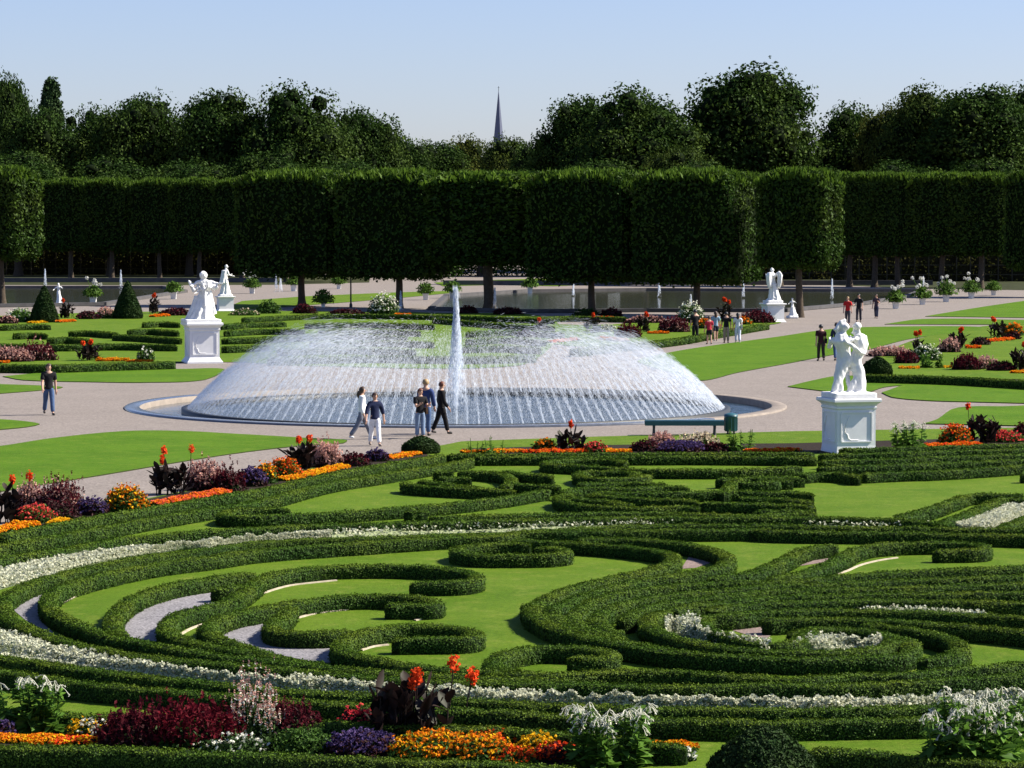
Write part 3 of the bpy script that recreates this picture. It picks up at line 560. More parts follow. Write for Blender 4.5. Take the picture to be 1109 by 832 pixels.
bedding('white flower triangle between diagonal hedges at the right edge','e 430,705 520,670 650,620 780,582 900,520 1000,490 1109,495 1250,498','e 440,728 550,735 700,742 850,748 930,700 1020,670 1109,640 1250,600')
bedding('white flowers in the heart of the great spiral','h 215,650 270,545 350,510 430,510 540,508 600,560 640,565 720,552 800,568 880,570 985,605','h 215,660 330,662 450,665 560,668 650,660 750,650 850,645 900,635 930,625 985,612',h=.30)
bedding('crescent of white flowers left of the spiral heart','g 225,755 300,700 400,680 500,668 560,695 520,740 500,790 620,830 I 0,300','G 668,215 700,235 780,265 850,290 940,305 1050,316 I 20,320',h=.36)
bedding('thin broken row of white flowers above the spiral heart','D 200,705 300,706 480,715 600,716 750,725 880,728 950,740','D 200,718 300,720 480,728 600,730 750,740 880,742 950,752',white=.35)
# ------------------------------------------------------------------ clipped lime trees (box heads on trunks)
def lime_mesh(wd, dp, z0, z1, N=7000, card=.32):
    mb=MB()
    def face(N,ax,sg):
        u=rng.uniform(-.5,.5,(N,3)); u[:,ax]=.5*sg; nn=np.zeros((N,3)); nn[:,ax]=sg; return u,nn
    areas=[dp*(z1-z0)]*2+[wd*(z1-z0)]*2+[wd*dp]*2; tot=sum(areas); U=[];NN=[]
    for (ax,sg),a in zip([(0,-1),(0,1),(1,-1),(1,1),(2,-1),(2,1)],areas):
        u,nn=face(int(N*a/tot*(1.5 if (ax,sg)==(2,1) else 1)),ax,sg); U.append(u);NN.append(nn)
    U=np.concatenate(U); NN=np.concatenate(NN); size=np.array([wd,dp,z1-z0])
    P=U*size; r=.7   # round the corners
    q=np.clip(P,-(size/2-r),(size/2-r)); d=P-q; l=np.linalg.norm(d,axis=1,keepdims=True)+1e-9; P=q+d/l*np.minimum(l,r); nn=unit(NN*.6+d/l*.6)
    P+=nn*(.22*vnoise(P,1.1)+.12*vnoise(P,3.3,2)+rng.normal(0,.12,len(P)))[:,None]
    top=NN[:,2]>0; P[top,2]+=np.abs(rng.normal(0,.18,top.sum()))
    P[:,2]+=(z0+z1)/2; leaves(mb,P,nn,card,card*.6,0,spread=.8)
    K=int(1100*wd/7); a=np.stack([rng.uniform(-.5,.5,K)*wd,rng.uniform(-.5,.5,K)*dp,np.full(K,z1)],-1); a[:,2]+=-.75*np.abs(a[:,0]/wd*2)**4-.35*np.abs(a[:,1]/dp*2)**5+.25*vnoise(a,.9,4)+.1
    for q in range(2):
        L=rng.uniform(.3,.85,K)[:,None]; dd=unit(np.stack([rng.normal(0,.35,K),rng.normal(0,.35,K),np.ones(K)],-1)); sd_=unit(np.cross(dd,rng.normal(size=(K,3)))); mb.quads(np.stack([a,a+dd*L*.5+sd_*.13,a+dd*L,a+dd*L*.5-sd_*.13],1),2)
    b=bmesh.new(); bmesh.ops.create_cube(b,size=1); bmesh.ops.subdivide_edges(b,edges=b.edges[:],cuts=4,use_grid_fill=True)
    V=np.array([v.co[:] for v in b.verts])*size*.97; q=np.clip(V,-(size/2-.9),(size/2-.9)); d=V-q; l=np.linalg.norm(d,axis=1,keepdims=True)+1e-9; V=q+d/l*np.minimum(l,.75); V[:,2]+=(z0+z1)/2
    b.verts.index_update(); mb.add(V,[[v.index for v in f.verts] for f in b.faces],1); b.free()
    return mb
def trunk_mesh(h,r0,r1,bend=.1,limbs=0,spread=1.2):
    mb=MB(); n=9; z=np.linspace(0,h,n); ph=random.uniform(0,6)
    P=np.stack([bend*np.sin(z*.9+ph)*z/h,bend*np.cos(z*.7+ph)*z/h,z],-1); rr=np.linspace(r0,r1,n); rr[0]*=1.35; rr[1]*=1.05
    mb.tube(P,rr,10)
    for k in range(limbs):
        a=random.uniform(0,6.28); b0=P[n-3+k%3]; e=b0+np.array([math.cos(a)*spread,math.sin(a)*spread,spread*1.1])
        mb.tube(np.array([b0,(b0+e)/2+[0,0,.1],e]),[r1*.7,r1*.5,r1*.25],6)
    return mb
PR={}
def lime(x,y,wpx,top,bot,label,kind='front',seed=0,rz=0.0):
    p=at(x,y); s=ppm(y); z1=(y-top-7)/s; z0=(y-bot)/s; wd=wpx/s/.9
    key=(kind,seed%3)
    if key not in PR:
        t=empty('lime_tree',(0,0,0)); 
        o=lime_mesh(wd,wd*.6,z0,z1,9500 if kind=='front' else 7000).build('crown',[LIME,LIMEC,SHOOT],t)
        trunk_mesh(z0+1.2,.32,.24,.12,3,1.6).build('trunk',BARK,t)
        PR[key]=(t,wd,z1); r=t
    else: r=copy_tree(PR[key][0])
    k=PR[key]; r.location=p; r.rotation_euler=(0,0,rz); r.scale=(wd/k[1],wd/k[1],z1/k[2])
    tag(r,label,'tree','clipped lime trees with box shaped heads'); return r
FRONT=[(2,330,74,183,278,'clipped lime standing alone at the left edge of the frame'),
(327,331.5,118,187,297,'clipped lime left of the slim dark pole, left end of the front block'),
(432,334,112,187,299,'clipped lime with its trunk right beside the white flowering bush'),
(530,336.5,112,189,298,'clipped lime with its trunk just right of the centre jet'),
(641,339,116,187,299,'clipped lime with one sunlit trunk edge in front of the wide pond'),
(754,341.5,112,187,300,'clipped lime with its trunk behind the walkers and the white bush'),
(866,344,74,186,302,'clipped lime at the right end of the front block, right of the winged statue')]
for k,(x,y,w_,t_,b_,l) in enumerate(FRONT): lime(x,y,w_,t_,b_,l,'front',k,R(-34))
BACK=[(-20,304,60,'far clipped lime hidden behind the tree at the left edge'),(77,304,58,'far clipped lime, first after the gap beside the tree at the left edge'),(121,303,56,'far clipped lime above the second topiary cone'),(173,303,54,'far clipped lime left of the white group with raised arm'),(216,303,54,'far clipped lime right above the white group with raised arm'),(262,303,54,'far clipped lime right of the tall robed statue'),
(310,303,54,'far clipped lime behind the left end of the front block'),(365,305,56,'far clipped lime behind the first two front limes'),
(625,307,56,'far clipped lime by the bright lawn behind the pond, left one'),(656,307,56,'far clipped lime by the bright lawn behind the pond, right one'),
(700,306,56,'far clipped lime behind the front block above the middle pond jet'),(800,307,60,'far clipped lime behind the front block left of the winged statue'),(845,308,60,'far clipped lime behind the winged statue'),
(920,310,62,'far clipped lime just right of the front block'),(947,312,62,'far clipped lime with its trunk right of the pond jet at the right'),(972,312,62,'far clipped lime with its trunk left of the right hand planters'),(1020,312,66,'far clipped lime above the middle right hand planters'),(1062,312,64,'far clipped lime with a sunlit right side near the right edge')]
for k,(x,y,w_,l) in enumerate(BACK):
    lime(x,302+x*.0095,w_*.95,193 if x<600 else 188,270 if x<600 else 279,l,'back',k,R(-24))
lime(1128,322,66,186,282,'clipped lime cut off by the right edge of the frame','front',1,R(-34))
# trellis hedge behind the limes
def trellis(x0,x1,y,hpx,label):
    p,q=np.array(at(x0,y)),np.array(at(x1,y)); d=q-p; L=np.linalg.norm(d); h=hpx/ppm(y); u=d/L; rz=math.atan2(u[1],u[0]); t=empty('trellis_hedge',tuple(p),rz,label,'hedge','trellis hedges behind the limes')
    mb=MB(); N=int(L*h*16); P=np.stack([rng.uniform(0,L,N),rng.normal(-.05,.2,N),rng.uniform(.1,h,N)],-1); P=P[(vnoise(P,1.3)+rng.normal(0,.5,len(P)))>-.5]
    leaves(mb,P,np.tile([0,-1.,0],(len(P),1)),.30,.2,0,spread=.9); mb.box((L/2,.6,h*.5),(L,.5,h),1); mb.build('foliage',[TRELL,TRELLC],t)
    f=MB()
    for k in range(int(L/1.6)+1): f.box((k*1.6,-.25,h/2),(.12,.12,h))
    for z in (.8,1.9,3.0): f.box((L/2,-.17,z),(L,.06,.09))
    f.build('lattice',TWOOD,t)
TRELLC=pbr('trellis_inner',(.022,.020,.010),.95,.05,var=.6,scale=1.5); TRELL=leafm('trellis_leaf',(.05,.06,.016),trans=.3,var=.5,gloss=.02,patch=.3,pscale=.5); TWOOD=pbr('lattice_wood',(.05,.045,.03),.9,.1,var=.3,scale=3)
trellis(-60,300,298,36,'tall lattice hedge wall behind the far limes at the left')
trellis(672,900,303,30,'tall lattice hedge wall behind the pond at the centre right')
trellis(900,1180,305,34,'tall lattice hedge wall behind the far limes at the right')
mb=MB(); x0,x1=at(380,299)[0],at(680,299)[0]; N=5000; P=np.stack([rng.uniform(x0,x1,N),rng.normal(at(500,299)[1],.8,N),np.abs(rng.normal(.9,.5,N))],-1); leaves(mb,P,np.tile([0,-.3,1.],(N,1)),.35,.25,0,.8)
tag(mb.build('low_hedge',BOX),'low sunlit shrub hedge seen under the front limes in the centre','hedge')
# ------------------------------------------------------------------ tall woodland trees behind
def wood_mesh(rx,rz,nb,cards,card,seed,tall=False):
    global rng; st=rng; rng=np.random.default_rng(seed); mb=MB()
    for k in range(nb):
        v=unit(rng.normal(size=3)); rr=rng.uniform(.3,1)**.5*.77; c=np.array([v[0]*rx*rr,v[1]*rx*rr,v[2]*rz*rr]); 
        if tall: c[:2]*=.75*(1-.75*max(0,c[2]/rz))
        s=rng.uniform(.20,.32)*min(rx,rz)
        mb.ico(c,s*.44,1,2,.06,smooth=True)
        d=unit(rng.normal(size=(cards,3))); P=c+d*s*(1+.15*rng.normal(size=(cards,1)))*np.array([1,1,.85]); leaves(mb,P,d+[0,0,.2],card,card*.65,0,.8)
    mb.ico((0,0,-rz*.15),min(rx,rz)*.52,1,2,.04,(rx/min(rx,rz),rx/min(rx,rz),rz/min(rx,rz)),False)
    rng=st; return mb
protos=[]
for k,(rx,rz,nb,cd,sd_) in enumerate([(9.5,12,150,230,11),(9,13,150,230,23),(9.5,12.5,150,230,37),(10,12,150,230,41)]):
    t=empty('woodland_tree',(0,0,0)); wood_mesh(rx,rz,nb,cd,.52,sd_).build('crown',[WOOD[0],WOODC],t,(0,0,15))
    trunk_mesh(13,.6,.4,.3,4,3).build('trunk',BARK,t); protos.append([t,rx,15+rz,False,t.children[0] if t.children[0].name.startswith('crown') else t.children[1]])
# same shapes with the other foliage colours
variants={}
def woodtree(x,top,hw,ci,label,D,pk):
    t,rx,H,used,cr=protos[pk]; y=HOR+F*CAMH/D; z=CAMH+(HOR-top)*D/F
    if not used: r=t; protos[pk][3]=True; c=cr
    else:
        r=copy_tree(t); c=[o for o in r.children if o.name.startswith('crown')][0]
    if (pk,ci) not in variants:
        me=protos[pk][4].data.copy() if ci else protos[pk][4].data
        me.materials[0]=WOOD[ci]; variants[(pk,ci)]=me
    c.data=variants[(pk,ci)]
    s=hw*D/F/rx*1.22; r.location=at(x,y); r.scale=(s,s,z/H); r.rotation_euler=(0,0,random.uniform(0,6.28))
    tag(r,label,'tree','tall woodland trees behind the clipped limes')
WT=[(8,70,32,2,'blue green tree at the top left corner, tallest there',470),(40,104,45,1,'broad olive tree below the narrow poplar at the left',430),(95,106,42,1,'olive crowned tree right of the narrow poplar',440),
(150,88,50,0,'rounded dark oak, first tall crown right of the poplar',430),(205,120,45,0,'lower dark tree in the dip between two oaks at the left',450),(245,83,52,1,'big green oak left of centre with a ragged top',425),(325,82,60,0,'tallest domed oak left of centre',420),
(390,104,48,0,'dark oak sloping down toward the gap with the spire',430),(432,136,36,0,'low dark tree at the left shoulder of the gap',460),(468,143,40,0,'small dark tree left of the light crown in the gap',520),(505,141,34,3,'light yellow green crown in the gap left of the spire',560),(552,138,36,1,'green crown in front of the church spire',540),(585,140,34,0,'dark low tree right of the spire in the gap',500),
(622,90,48,0,'tall dark oak at the right shoulder of the gap',430),(692,84,66,0,'broad domed oak right of the gap',415),(735,150,42,1,'lower green tree between the two big oaks on the right',400),(812,60,70,2,'tallest oak of all, with an open ragged crown, right of centre',425),(868,160,36,1,'low tree at the right foot of the tallest oak',430),
(925,104,52,1,'olive tree right of the tallest oak',440),(962,100,34,3,'pale green crown beside the olive tree at the right',430),(1003,84,55,1,'tall spreading tree with layered top at the right',420),(1060,78,68,0,'big dark tree near the right edge',410),(1118,84,60,0,'dark tree cut off by the right edge at the top',420)]
for k,(x,t_,hw,ci,l,D) in enumerate(WT): woodtree(x,t_,hw,ci,l,D,k%4)
t=empty('poplar_tree',at(57,HOR+F*CAMH/455),0,'narrow pointed poplar standing above the crowns at the left','tree'); H=CAMH+(HOR-70)*455/F
wood_mesh(2.6,7.4,110,130,.45,99,True).build('crown',[WOOD[2],WOODC],t,(0,0,H-7.5)); trunk_mesh(H-7,.4,.2,.1).build('trunk',BARK,t)
for k,(x,tp,hw,ci,l) in enumerate([(20,140,60,0,'dark understorey tree at the left edge behind the limes'),(120,150,60,0,'dark understorey tree below the first oak at the left'),(205,150,60,0,'dark understorey tree below the dip at the left'),(290,145,60,1,'dark understorey tree below the two tall left oaks'),(370,150,60,0,'dark understorey tree below the sloping oak left of centre'),(450,165,50,0,'dark understorey tree at the left foot of the gap'),(520,168,50,0,'dark understorey tree below the light crown in the gap'),(575,165,50,0,'dark understorey tree just right below the spire'),(650,150,60,0,'dark understorey tree below the right shoulder of the gap'),(760,155,60,0,'dark understorey tree left below the tallest oak'),(890,160,55,0,'dark understorey tree right below the tallest oak'),(975,155,60,0,'dark understorey tree below the pale crown at the right'),(1070,150,60,0,'dark understorey tree below the big tree at the right edge')]):
    woodtree(x,tp+14,hw*.9,0,l,385,(k+1)%4)
# church spire far behind
sy=HOR+F*CAMH/1500; p=at(540,sy); m_=1500/F; t=empty('church_spire',p,R(20),'slender grey church spire rising far behind the trees','church')
SLATE=pbr('spire_slate_haze',(.085,.10,.15),.6,.3,var=.1,scale=.3); BRICK=pbr('tower_brick',(.20,.10,.07),.9,.2,var=.2,scale=.4)  # slate tinted blue-grey, distance haze put into its colour
zt=CAMH+(HOR-97)*m_; zb=CAMH+(HOR-160)*m_
mb=MB(); mb.lathe([(3.1,0),(2.9,.5),(.12,zt-zb-1)],8,0,smooth=False); mb.build('spire_roof',SLATE,t,(0,0,zb))
mb=MB(); mb.box((0,0,zb/2),(6.4,6.4,zb)); mb.box((0,0,zb-.6),(6.9,6.9,.8)); mb.build('tower',BRICK,t)
mb=MB(); mb.tube([(0,0,zt-1.2),(0,0,zt+1.4)],.12,6); mb.box((0,0,zt+.8),(1,.14,.14)); mb.build('cross',DARKMETAL,t)
# ------------------------------------------------------------------ figures: skinned skeletons
def skin_arrays(joints, edges, sub=2, root=0):
    me=bpy.data.meshes.new('tmp'); me.from_pydata([j[:3] for j in joints],edges,[]); o=bpy.data.objects.new('tmp',me); COL.objects.link(o)
    sm=o.modifiers.new('s','SKIN'); sm.use_smooth_shade=True
    for i,j in enumerate(joints):
        v=me.skin_vertices[0].data[i]; r=j[3] if len(j)>3 else .05
        v.radius=(r,r) if not isinstance(r,tuple) else r; v.use_root=(i==root)
    su=o.modifiers.new('d','SUBSURF'); su.levels=sub; su.render_levels=sub
    dg=bpy.context.evaluated_depsgraph_get(); m2=bpy.data.meshes.new_from_object(o.evaluated_get(dg))
    V=np.array([v.co[:] for v in m2.vertices]); Fc=[list(p.vertices) for p in m2.polygons]
    bpy.data.objects.remove(o); bpy.data.meshes.remove(me); bpy.data.meshes.remove(m2); return V,Fc
def remesh(mb, name, m, parent, voxel, disp=0.0, dscale=9.0, smooth=2):
    o=mb.build('tmp',m); r=o.modifiers.new('r','REMESH'); r.mode='VOXEL'; r.voxel_size=voxel; r.use_smooth_shade=True
    s=o.modifiers.new('s','SMOOTH'); s.iterations=smooth; s.factor=.5
    dg=bpy.context.evaluated_depsgraph_get(); me=bpy.data.meshes.new_from_object(o.evaluated_get(dg)); bpy.data.objects.remove(o)
    b=bmesh.new(); b.from_mesh(me); b.verts.ensure_lookup_table(); seen=set(); comps=[]     # keep the one continuous piece
    for v in b.verts:
        if v.index in seen: continue
        st=[v]; seen.add(v.index); cc=[]
        while st:
            q=st.pop(); cc.append(q)
            for e in q.link_edges:
                o2=e.other_vert(q)
                if o2.index not in seen: seen.add(o2.index); st.append(o2)
        comps.append(cc)
    comps.sort(key=len)
    bmesh.ops.delete(b,geom=[v for c in comps[:-1] for v in c],context='VERTS'); b.to_mesh(me); b.free(); me.update()
    if disp:
        V=np.array([v.co[:] for v in me.vertices]); N=np.array([v.normal[:] for v in me.vertices])
        V+=N*disp*(vnoise(V*np.array([1,1,.35]),dscale)*np.clip((V[:,2]-V[:,2].min()-.18)*6,0,1))[:,None]; me.vertices.foreach_set('co',V.astype(np.float32).ravel()); me.update()
    me.materials.clear(); me.materials.append(m); me.name=name
    return link(bpy.data.objects.new(name,me),parent)
def skeleton(legL=0,legR=0,kneeL=0,kneeR=0,armL=(10,8,15),armR=(10,8,15),lean=0,headyaw=0,headpitch=0,sh=1.0,twist=0):
    "joint table for a figure one unit tall that faces +y; angles in degrees, forward positive; arm = (swing, out, elbow)"
    J={}
    for s,sw,k,nm in((-1,legL,kneeL,'L'),(1,legR,kneeR,'R')):
        a,b=R(sw),R(sw-k); hip=np.array([.052*s,0,.52]); kn=hip+.245*np.array([.06*s*0,math.sin(a),-math.cos(a)]); an=kn+.235*np.array([0,math.sin(b),-math.cos(b)])
        J['hip'+nm],J['knee'+nm],J['ank'+nm]=hip,kn,an; J['toe'+nm]=an+np.array([.012*s,.088*math.cos(b*.6),-.022+.05*min(0,math.sin(b))*0]); J['heel'+nm]=an+np.array([0,-.018,-.02])
    lo=min(J['toeL'][2],J['toeR'][2],J['heelL'][2],J['heelR'][2])-.016
    for k in J: J[k]=J[k]-np.array([0,0,lo])
    up=np.array([0,0,-lo]); l=R(lean); d=np.array([0,math.sin(l),math.cos(l)]); pel=np.array([0,0,.535])+up
    J['pel']=pel; J['waist']=pel+.075*d; J['chest']=pel+.19*d; J['top']=pel+.265*d; J['neck']=pel+.325*d
    hp=R(headpitch); hd=np.array([math.sin(R(headyaw))*math.sin(hp),math.cos(R(headyaw))*math.sin(hp),math.cos(hp)]); J['head']=J['neck']+.055*hd+np.array([0,.012,0]); J['crown']=J['head']+.06*hd
    for s,(sw,ou,el),nm in((-1,armL,'L'),(1,armR,'R')):
        shd=J['top']+np.array([.105*s*sh,0,-.005]); a,o_,e=R(sw),R(ou),R(sw+el)
        elb=shd+.172*np.array([s*math.sin(o_),math.sin(a)*math.cos(o_),-math.cos(a)*math.cos(o_)]); tw=max(0,el-30)/150
        wr=elb+.145*np.array([s*math.sin(o_)*.5-s*tw*.6,math.sin(e)*(1-.3*tw),-math.cos(e)*(1-.1*tw)]); ha=wr+unit(wr-elb)*.05
        J['sho'+nm],J['elb'+nm],J['wri'+nm],J['han'+nm]=shd,elb,wr,ha
    J['_yaw']=headyaw; return J
BR={'pel':(.085,.062),'waist':(.070,.052),'chest':(.088,.062),'top':(.070,.048),'neck':(.030,.030),'head':(.050,.056),'crown':(.040,.046),
 'hipL':.056,'hipR':.056,'kneeL':.036,'kneeR':.036,'ankL':.022,'ankR':.022,'toeL':.017,'toeR':.017,'shoL':.040,'shoR':.040,'elbL':.027,'elbR':.027,'wriL':.018,'wriR':.018,'hanL':.019,'hanR':.019}
def chain(J, names, edges, scale, add=0.0, sub=2, mul=1.0):
    idx={n:i for i,n in enumerate(names)}
    jt=[]
    for n in names:
        r=BR.get(n,.03); r=r if isinstance(r,tuple) else (r,r); jt.append((*[k*scale for k in J[n]],tuple((k*mul+add)*scale for k in r)))
    return skin_arrays(jt,[(idx[a],idx[b]) for a,b in edges],sub)
BODY_E=[('pel','waist'),('waist','chest'),('chest','top'),('top','neck'),('neck','head'),('head','crown')]+[(a+s,b+s) for s in 'LR' for a,b in(('hip','knee'),('knee','ank'),('ank','toe'),('sho','elb'),('elb','wri'),('wri','han'))]+[('pel','hipL'),('pel','hipR'),('top','shoL'),('top','shoR')]
BODY_N=['pel','waist','chest','top','neck','head','crown']+[k+s for s in 'LR' for k in('hip','knee','ank','toe','sho','elb','wri','han')]
def body_mb(J,H,details=True):
    mb=MB(); V,Fc=chain(J,BODY_N,BODY_E,H); mb.add(V,Fc,0,True)
    if details:
        yw=-R(J['_yaw']); f=np.array([-math.sin(yw)*1.0*-1 if False else math.sin(-yw),math.cos(yw),0]); sd_=np.array([f[1],-f[0],0]); hc=J['head']*H
        mb.tube([hc+f*.045*H+[0,0,.022*H],hc+f*.068*H+[0,0,-.004*H]],[.005*H,.010*H],6)
        for s in(-1,1):
            mb.ico(hc+sd_*s*.050*H,.012*H,0,1,0,(.5,1,1.5)); mb.ico(hc+sd_*s*.019*H+f*.050*H+[0,0,.014*H],.006*H,1,1)
        mb.tube([hc+f*.050*H-sd_*.014*H-[0,0,.026*H],hc+f*.056*H-[0,0,.026*H],hc+f*.050*H+sd_*.014*H-[0,0,.026*H]],.004*H,5,2)
        for s,nm in((-1,'L'),(1,'R')):
            w_,h_=J['wri'+nm]*H,J['han'+nm]*H; d=unit(h_-w_); sid=unit(np.cross(d,[0,1.,.2])); nrm=np.cross(d,sid)
            for q,ln in zip((-1.5,-.5,.5,1.5),(.034,.042,.040,.030)):
                b0=h_+sid*q*.0085*H; mb.tube([b0-d*.01*H,b0+d*ln*.55*H+nrm*.003*H,b0+d*ln*H+nrm*.012*H],[.0055*H,.005*H,.004*H],5)
            b0=w_+d*.012*H+sid*-.014*H; mb.tube([b0,b0+d*.02*H-sid*.016*H,b0+d*.036*H-sid*.018*H],[.006*H,.0055*H,.0045*H],5)
    return mb
SKIN=pbr('skin',(.45,.27,.19),.6,.3,var=.08,scale=6); EYE=pbr('eye',(.03,.025,.02),.3,.5); LIP=pbr('lip',(.32,.12,.10),.5,.3)
def cloth(name,c): return pbr(name,c,.85,.15,var=.25,scale=7,bump=.5,bscale=14)
def person(x,y,hpx,label,yaw,top,legs,hair,J,shorts=False,sleeve=1.0,longhair=False,shoe=(.03,.025,.02),bag=None,H=None,skirt=False):
    p=at(x,y); H=H or hpx/ppm(y); t=empty('person',p,R(yaw),label,'person')
    body_mb(J,H).build('body',[SKIN,EYE,LIP],t)
    # shirt: torso and sleeves
    def mid(a,b,k): return J[a]*(1-k)+J[b]*k
    K=dict(J); K['nb']=J['top']*.35+J['neck']*.65; BR['nb']=(.040,.038); K['hem']=J['pel']-np.array([0,0,.045]); BR['hem']=(.088,.066); names=['hem','pel','waist','chest','top','nb']; ed=[('hem','pel'),('pel','waist'),('waist','chest'),('chest','top'),('top','nb')]
    for s in 'LR':
        K['slv'+s]=mid('sho'+s,'elb'+s,.75) if sleeve<.8 else mid('elb'+s,'wri'+s,.9 if sleeve>=1 else .35); BR['slv'+s]=.034 if sleeve<.8 else .024
        if sleeve<.8: names+=['sho'+s,'slv'+s]; ed+=[('top','sho'+s),('sho'+s,'slv'+s)]
        else: names+=['sho'+s,'elb'+s,'slv'+s]; ed+=[('top','sho'+s),('sho'+s,'elb'+s),('elb'+s,'slv'+s)]
    V,Fc=chain(K,names,ed,H,.013); mb=MB(); mb.add(V,Fc,0,True); mb.build('shirt',cloth('shirt_cloth',top),t)
    K=dict(J); K['wst']=J['pel']+(J['waist']-J['pel'])*1.0; BR['wst']=(.070,.052); names=['pel','wst']; ed=[('pel','wst')]
    for s in 'LR':
        K['hem'+s]=mid('hip'+s,'knee'+s,.85) if shorts else mid('knee'+s,'ank'+s,.93); BR['hem'+s]=.046 if shorts else .033
        names+=['hip'+s]+([] if shorts else ['knee'+s])+['hem'+s]; ed+=[('pel','hip'+s)]+([('hip'+s,'hem'+s)] if shorts else [('hip'+s,'knee'+s),('knee'+s,'hem'+s)])
    V,Fc=chain(K,names,ed,H,.010); mb=MB(); mb.add(V,Fc,0,True); mb.build('trousers' if not shorts else 'shorts',cloth('trouser_cloth',legs),t)
    mb=MB(); hc=J['head']*H; V,Fc=ICO(3); P=V*np.array([.060,.066,.068])*H; keep=[f for f in Fc if not((V[f].mean(0)[1]>.25 and V[f].mean(0)[2]<.42) or V[f].mean(0)[2]<(-.75 if longhair else -.35))]
    P=P*(1+.04*vnoise(V,6.)[:,None]); yw=R(J['_yaw']); cz,sz=math.cos(-yw),math.sin(-yw); P=np.stack([P[:,0]*cz-P[:,1]*sz,P[:,0]*sz+P[:,1]*cz,P[:,2]],-1)
    mb.add(P+hc+np.array([0,0,.018*H]),keep,0,True)
    if longhair: mb.tube([hc+[0,-.045*H,.0],hc+[0,-.062*H,-.07*H],hc+[0,-.066*H,-.13*H]],[.045*H,.05*H,.022*H],8)
    mb.build('hair',pbr('hair_strands',hair,.5,.4,var=.3,scale=20),t)
    for s in 'LR':
        a,b=J['heel'+s]*H,J['toe'+s]*H; mb=MB(); V,Fc=skin_arrays([(*(a+[0,0,.012*H]),.026*H),(*((a+b)/2+[0,0,.008*H]),.026*H),(*b,.022*H)],[(0,1),(1,2)],2); V[:,2]=np.maximum(V[:,2],.002); mb.add(V,Fc,0,True); mb.build('shoe',pbr('shoe_leather',shoe,.5,.4),t)
    if bag:
        c,side=bag; mb=MB(); q=(J['hip'+side]+np.array([.075*(1 if side=='R' else -1),-.02,.03]))*H; mb.box(q,(.05*H,.15*H,.13*H)); b=mb.build('bag',cloth('bag_cloth',c)); b.data.transform(Matrix.Translation(-Vector(q))); b.parent=None
        b.matrix_world=Matrix.Translation(Vector(p))@Matrix.Rotation(R(yaw),4,'Z')@Matrix.Translation(Vector(q))
        mb=MB(); a0=np.array([0,-.05*H,.06*H]); a1=np.array([0,.05*H,.06*H]); mb.tube([a0,[0,0,.2*H],a1],.006*H,6); mb.build('strap',cloth('strap_cloth',c),b)
        tag(b,'bag carried by the '+' '.join(label.split()[:10]),'bag')
    return t
W=lambda **k: skeleton(**k)
BLK=(.012,.012,.014); NAVY=(.018,.024,.06); JEAN=(.06,.10,.19); JEANL=(.16,.22,.32); WHT=(.75,.75,.76); BROWN=(.05,.028,.016); RED=(.12,.035,.015); BLOND=(.30,.20,.09); GREYT=(.15,.16,.20)
person(53,449.5,57,'woman in a black top and blue jeans walking alone at the left',-160,BLK,JEAN,BROWN,W(legL=16,legR=-14,kneeL=4,kneeR=16,armL=(-14,10,12),armR=(18,10,25)),sleeve=.5)
person(392,476,60,'woman in a white top and grey trousers walking right beside the fountain',-80,WHT,GREYT,BROWN,W(legL=24,legR=-22,kneeL=2,kneeR=14,armL=(20,6,45),armR=(-10,6,30)),longhair=True,shoe=(.6,.6,.58))
person(406,483,59,'woman in a navy top and white trousers striding toward the viewer',-160,NAVY,WHT,BROWN,W(legL=14,legR=-12,kneeL=2,kneeR=10,armL=(-12,20,8),armR=(14,22,10)),sleeve=.9,shoe=(.25,.2,.16))
person(461,472,62,'tall fair haired man in a blue shirt standing behind the red haired one',-10,(.03,.05,.14),JEAN,BLOND,W(legL=3,legR=-3,armL=(8,8,20),armR=(8,8,20),headyaw=-20))
person(455,475,55,'red haired person in a black t-shirt and jeans with folded arms',-150,BLK,JEANL,RED,W(legL=4,legR=-4,armL=(25,8,85),armR=(25,8,85)),sleeve=.5,bag=(BROWN,'L'))
person(478,470,58,'man in a black suit with reddish hair walking right by the centre jet',-75,(.010,.010,.011),(.010,.010,.011),RED,W(legL=-16,legR=15,kneeL=8,kneeR=3,armL=(-8,8,25),armR=(6,8,30)))
person(889,391,40,'person in a maroon top and dark trousers walking away left of the near statue',8,(.035,.012,.016),(.03,.026,.022),BLK,W(legL=10,legR=-10,kneeL=4,kneeR=10,armL=(-12,8,10),armR=(12,8,10)),sleeve=.5,bag=(BLK,'R'))
person(906,391,42,'person in dark navy half hidden behind the near statue',5,NAVY,JEAN,BROWN,W(legL=-10,legR=10,kneeL=10,kneeR=4))
person(918,352,31,'man in a bright red shirt beyond the near statue',170,(.42,.02,.02),(.05,.05,.06),BLOND,W(legL=8,legR=-8,kneeR=8),sleeve=.5)
person(930,349,31,'dark haired woman in a black top beside the man in red',165,BLK,(.03,.03,.04),BLK,W(legL=-8,legR=8,kneeL=8,armR=(20,15,60)),sleeve=.5,longhair=True)
person(949,345,26.5,'person in a dark top and jeans walking farthest up the right path',160,(.05,.035,.05),(.03,.035,.06),BROWN,W(legL=8,legR=-8,kneeR=8,armL=(20,12,100)),sleeve=.5)
person(753,371,36,'man in black clothes standing at the left of the walkers beside the flower bed',20,BLK,BLK,BLK,W(legL=4,legR=-3,armR=(25,8,80)),sleeve=.5)
person(768,373,31,'child in a red sleeveless top and black shorts',10,(.42,.03,.05),BLK,BROWN,W(legL=8,legR=-8,kneeR=8),sleeve=.3,shorts=True)
person(775,369.5,33,'woman in a pale blue top and dark shorts beside the child in red',5,(.22,.33,.42),(.02,.025,.04),BROWN,W(legL=-12,legR=12,kneeL=8),sleeve=.5,shorts=True,shoe=(.4,.35,.3),longhair=True)
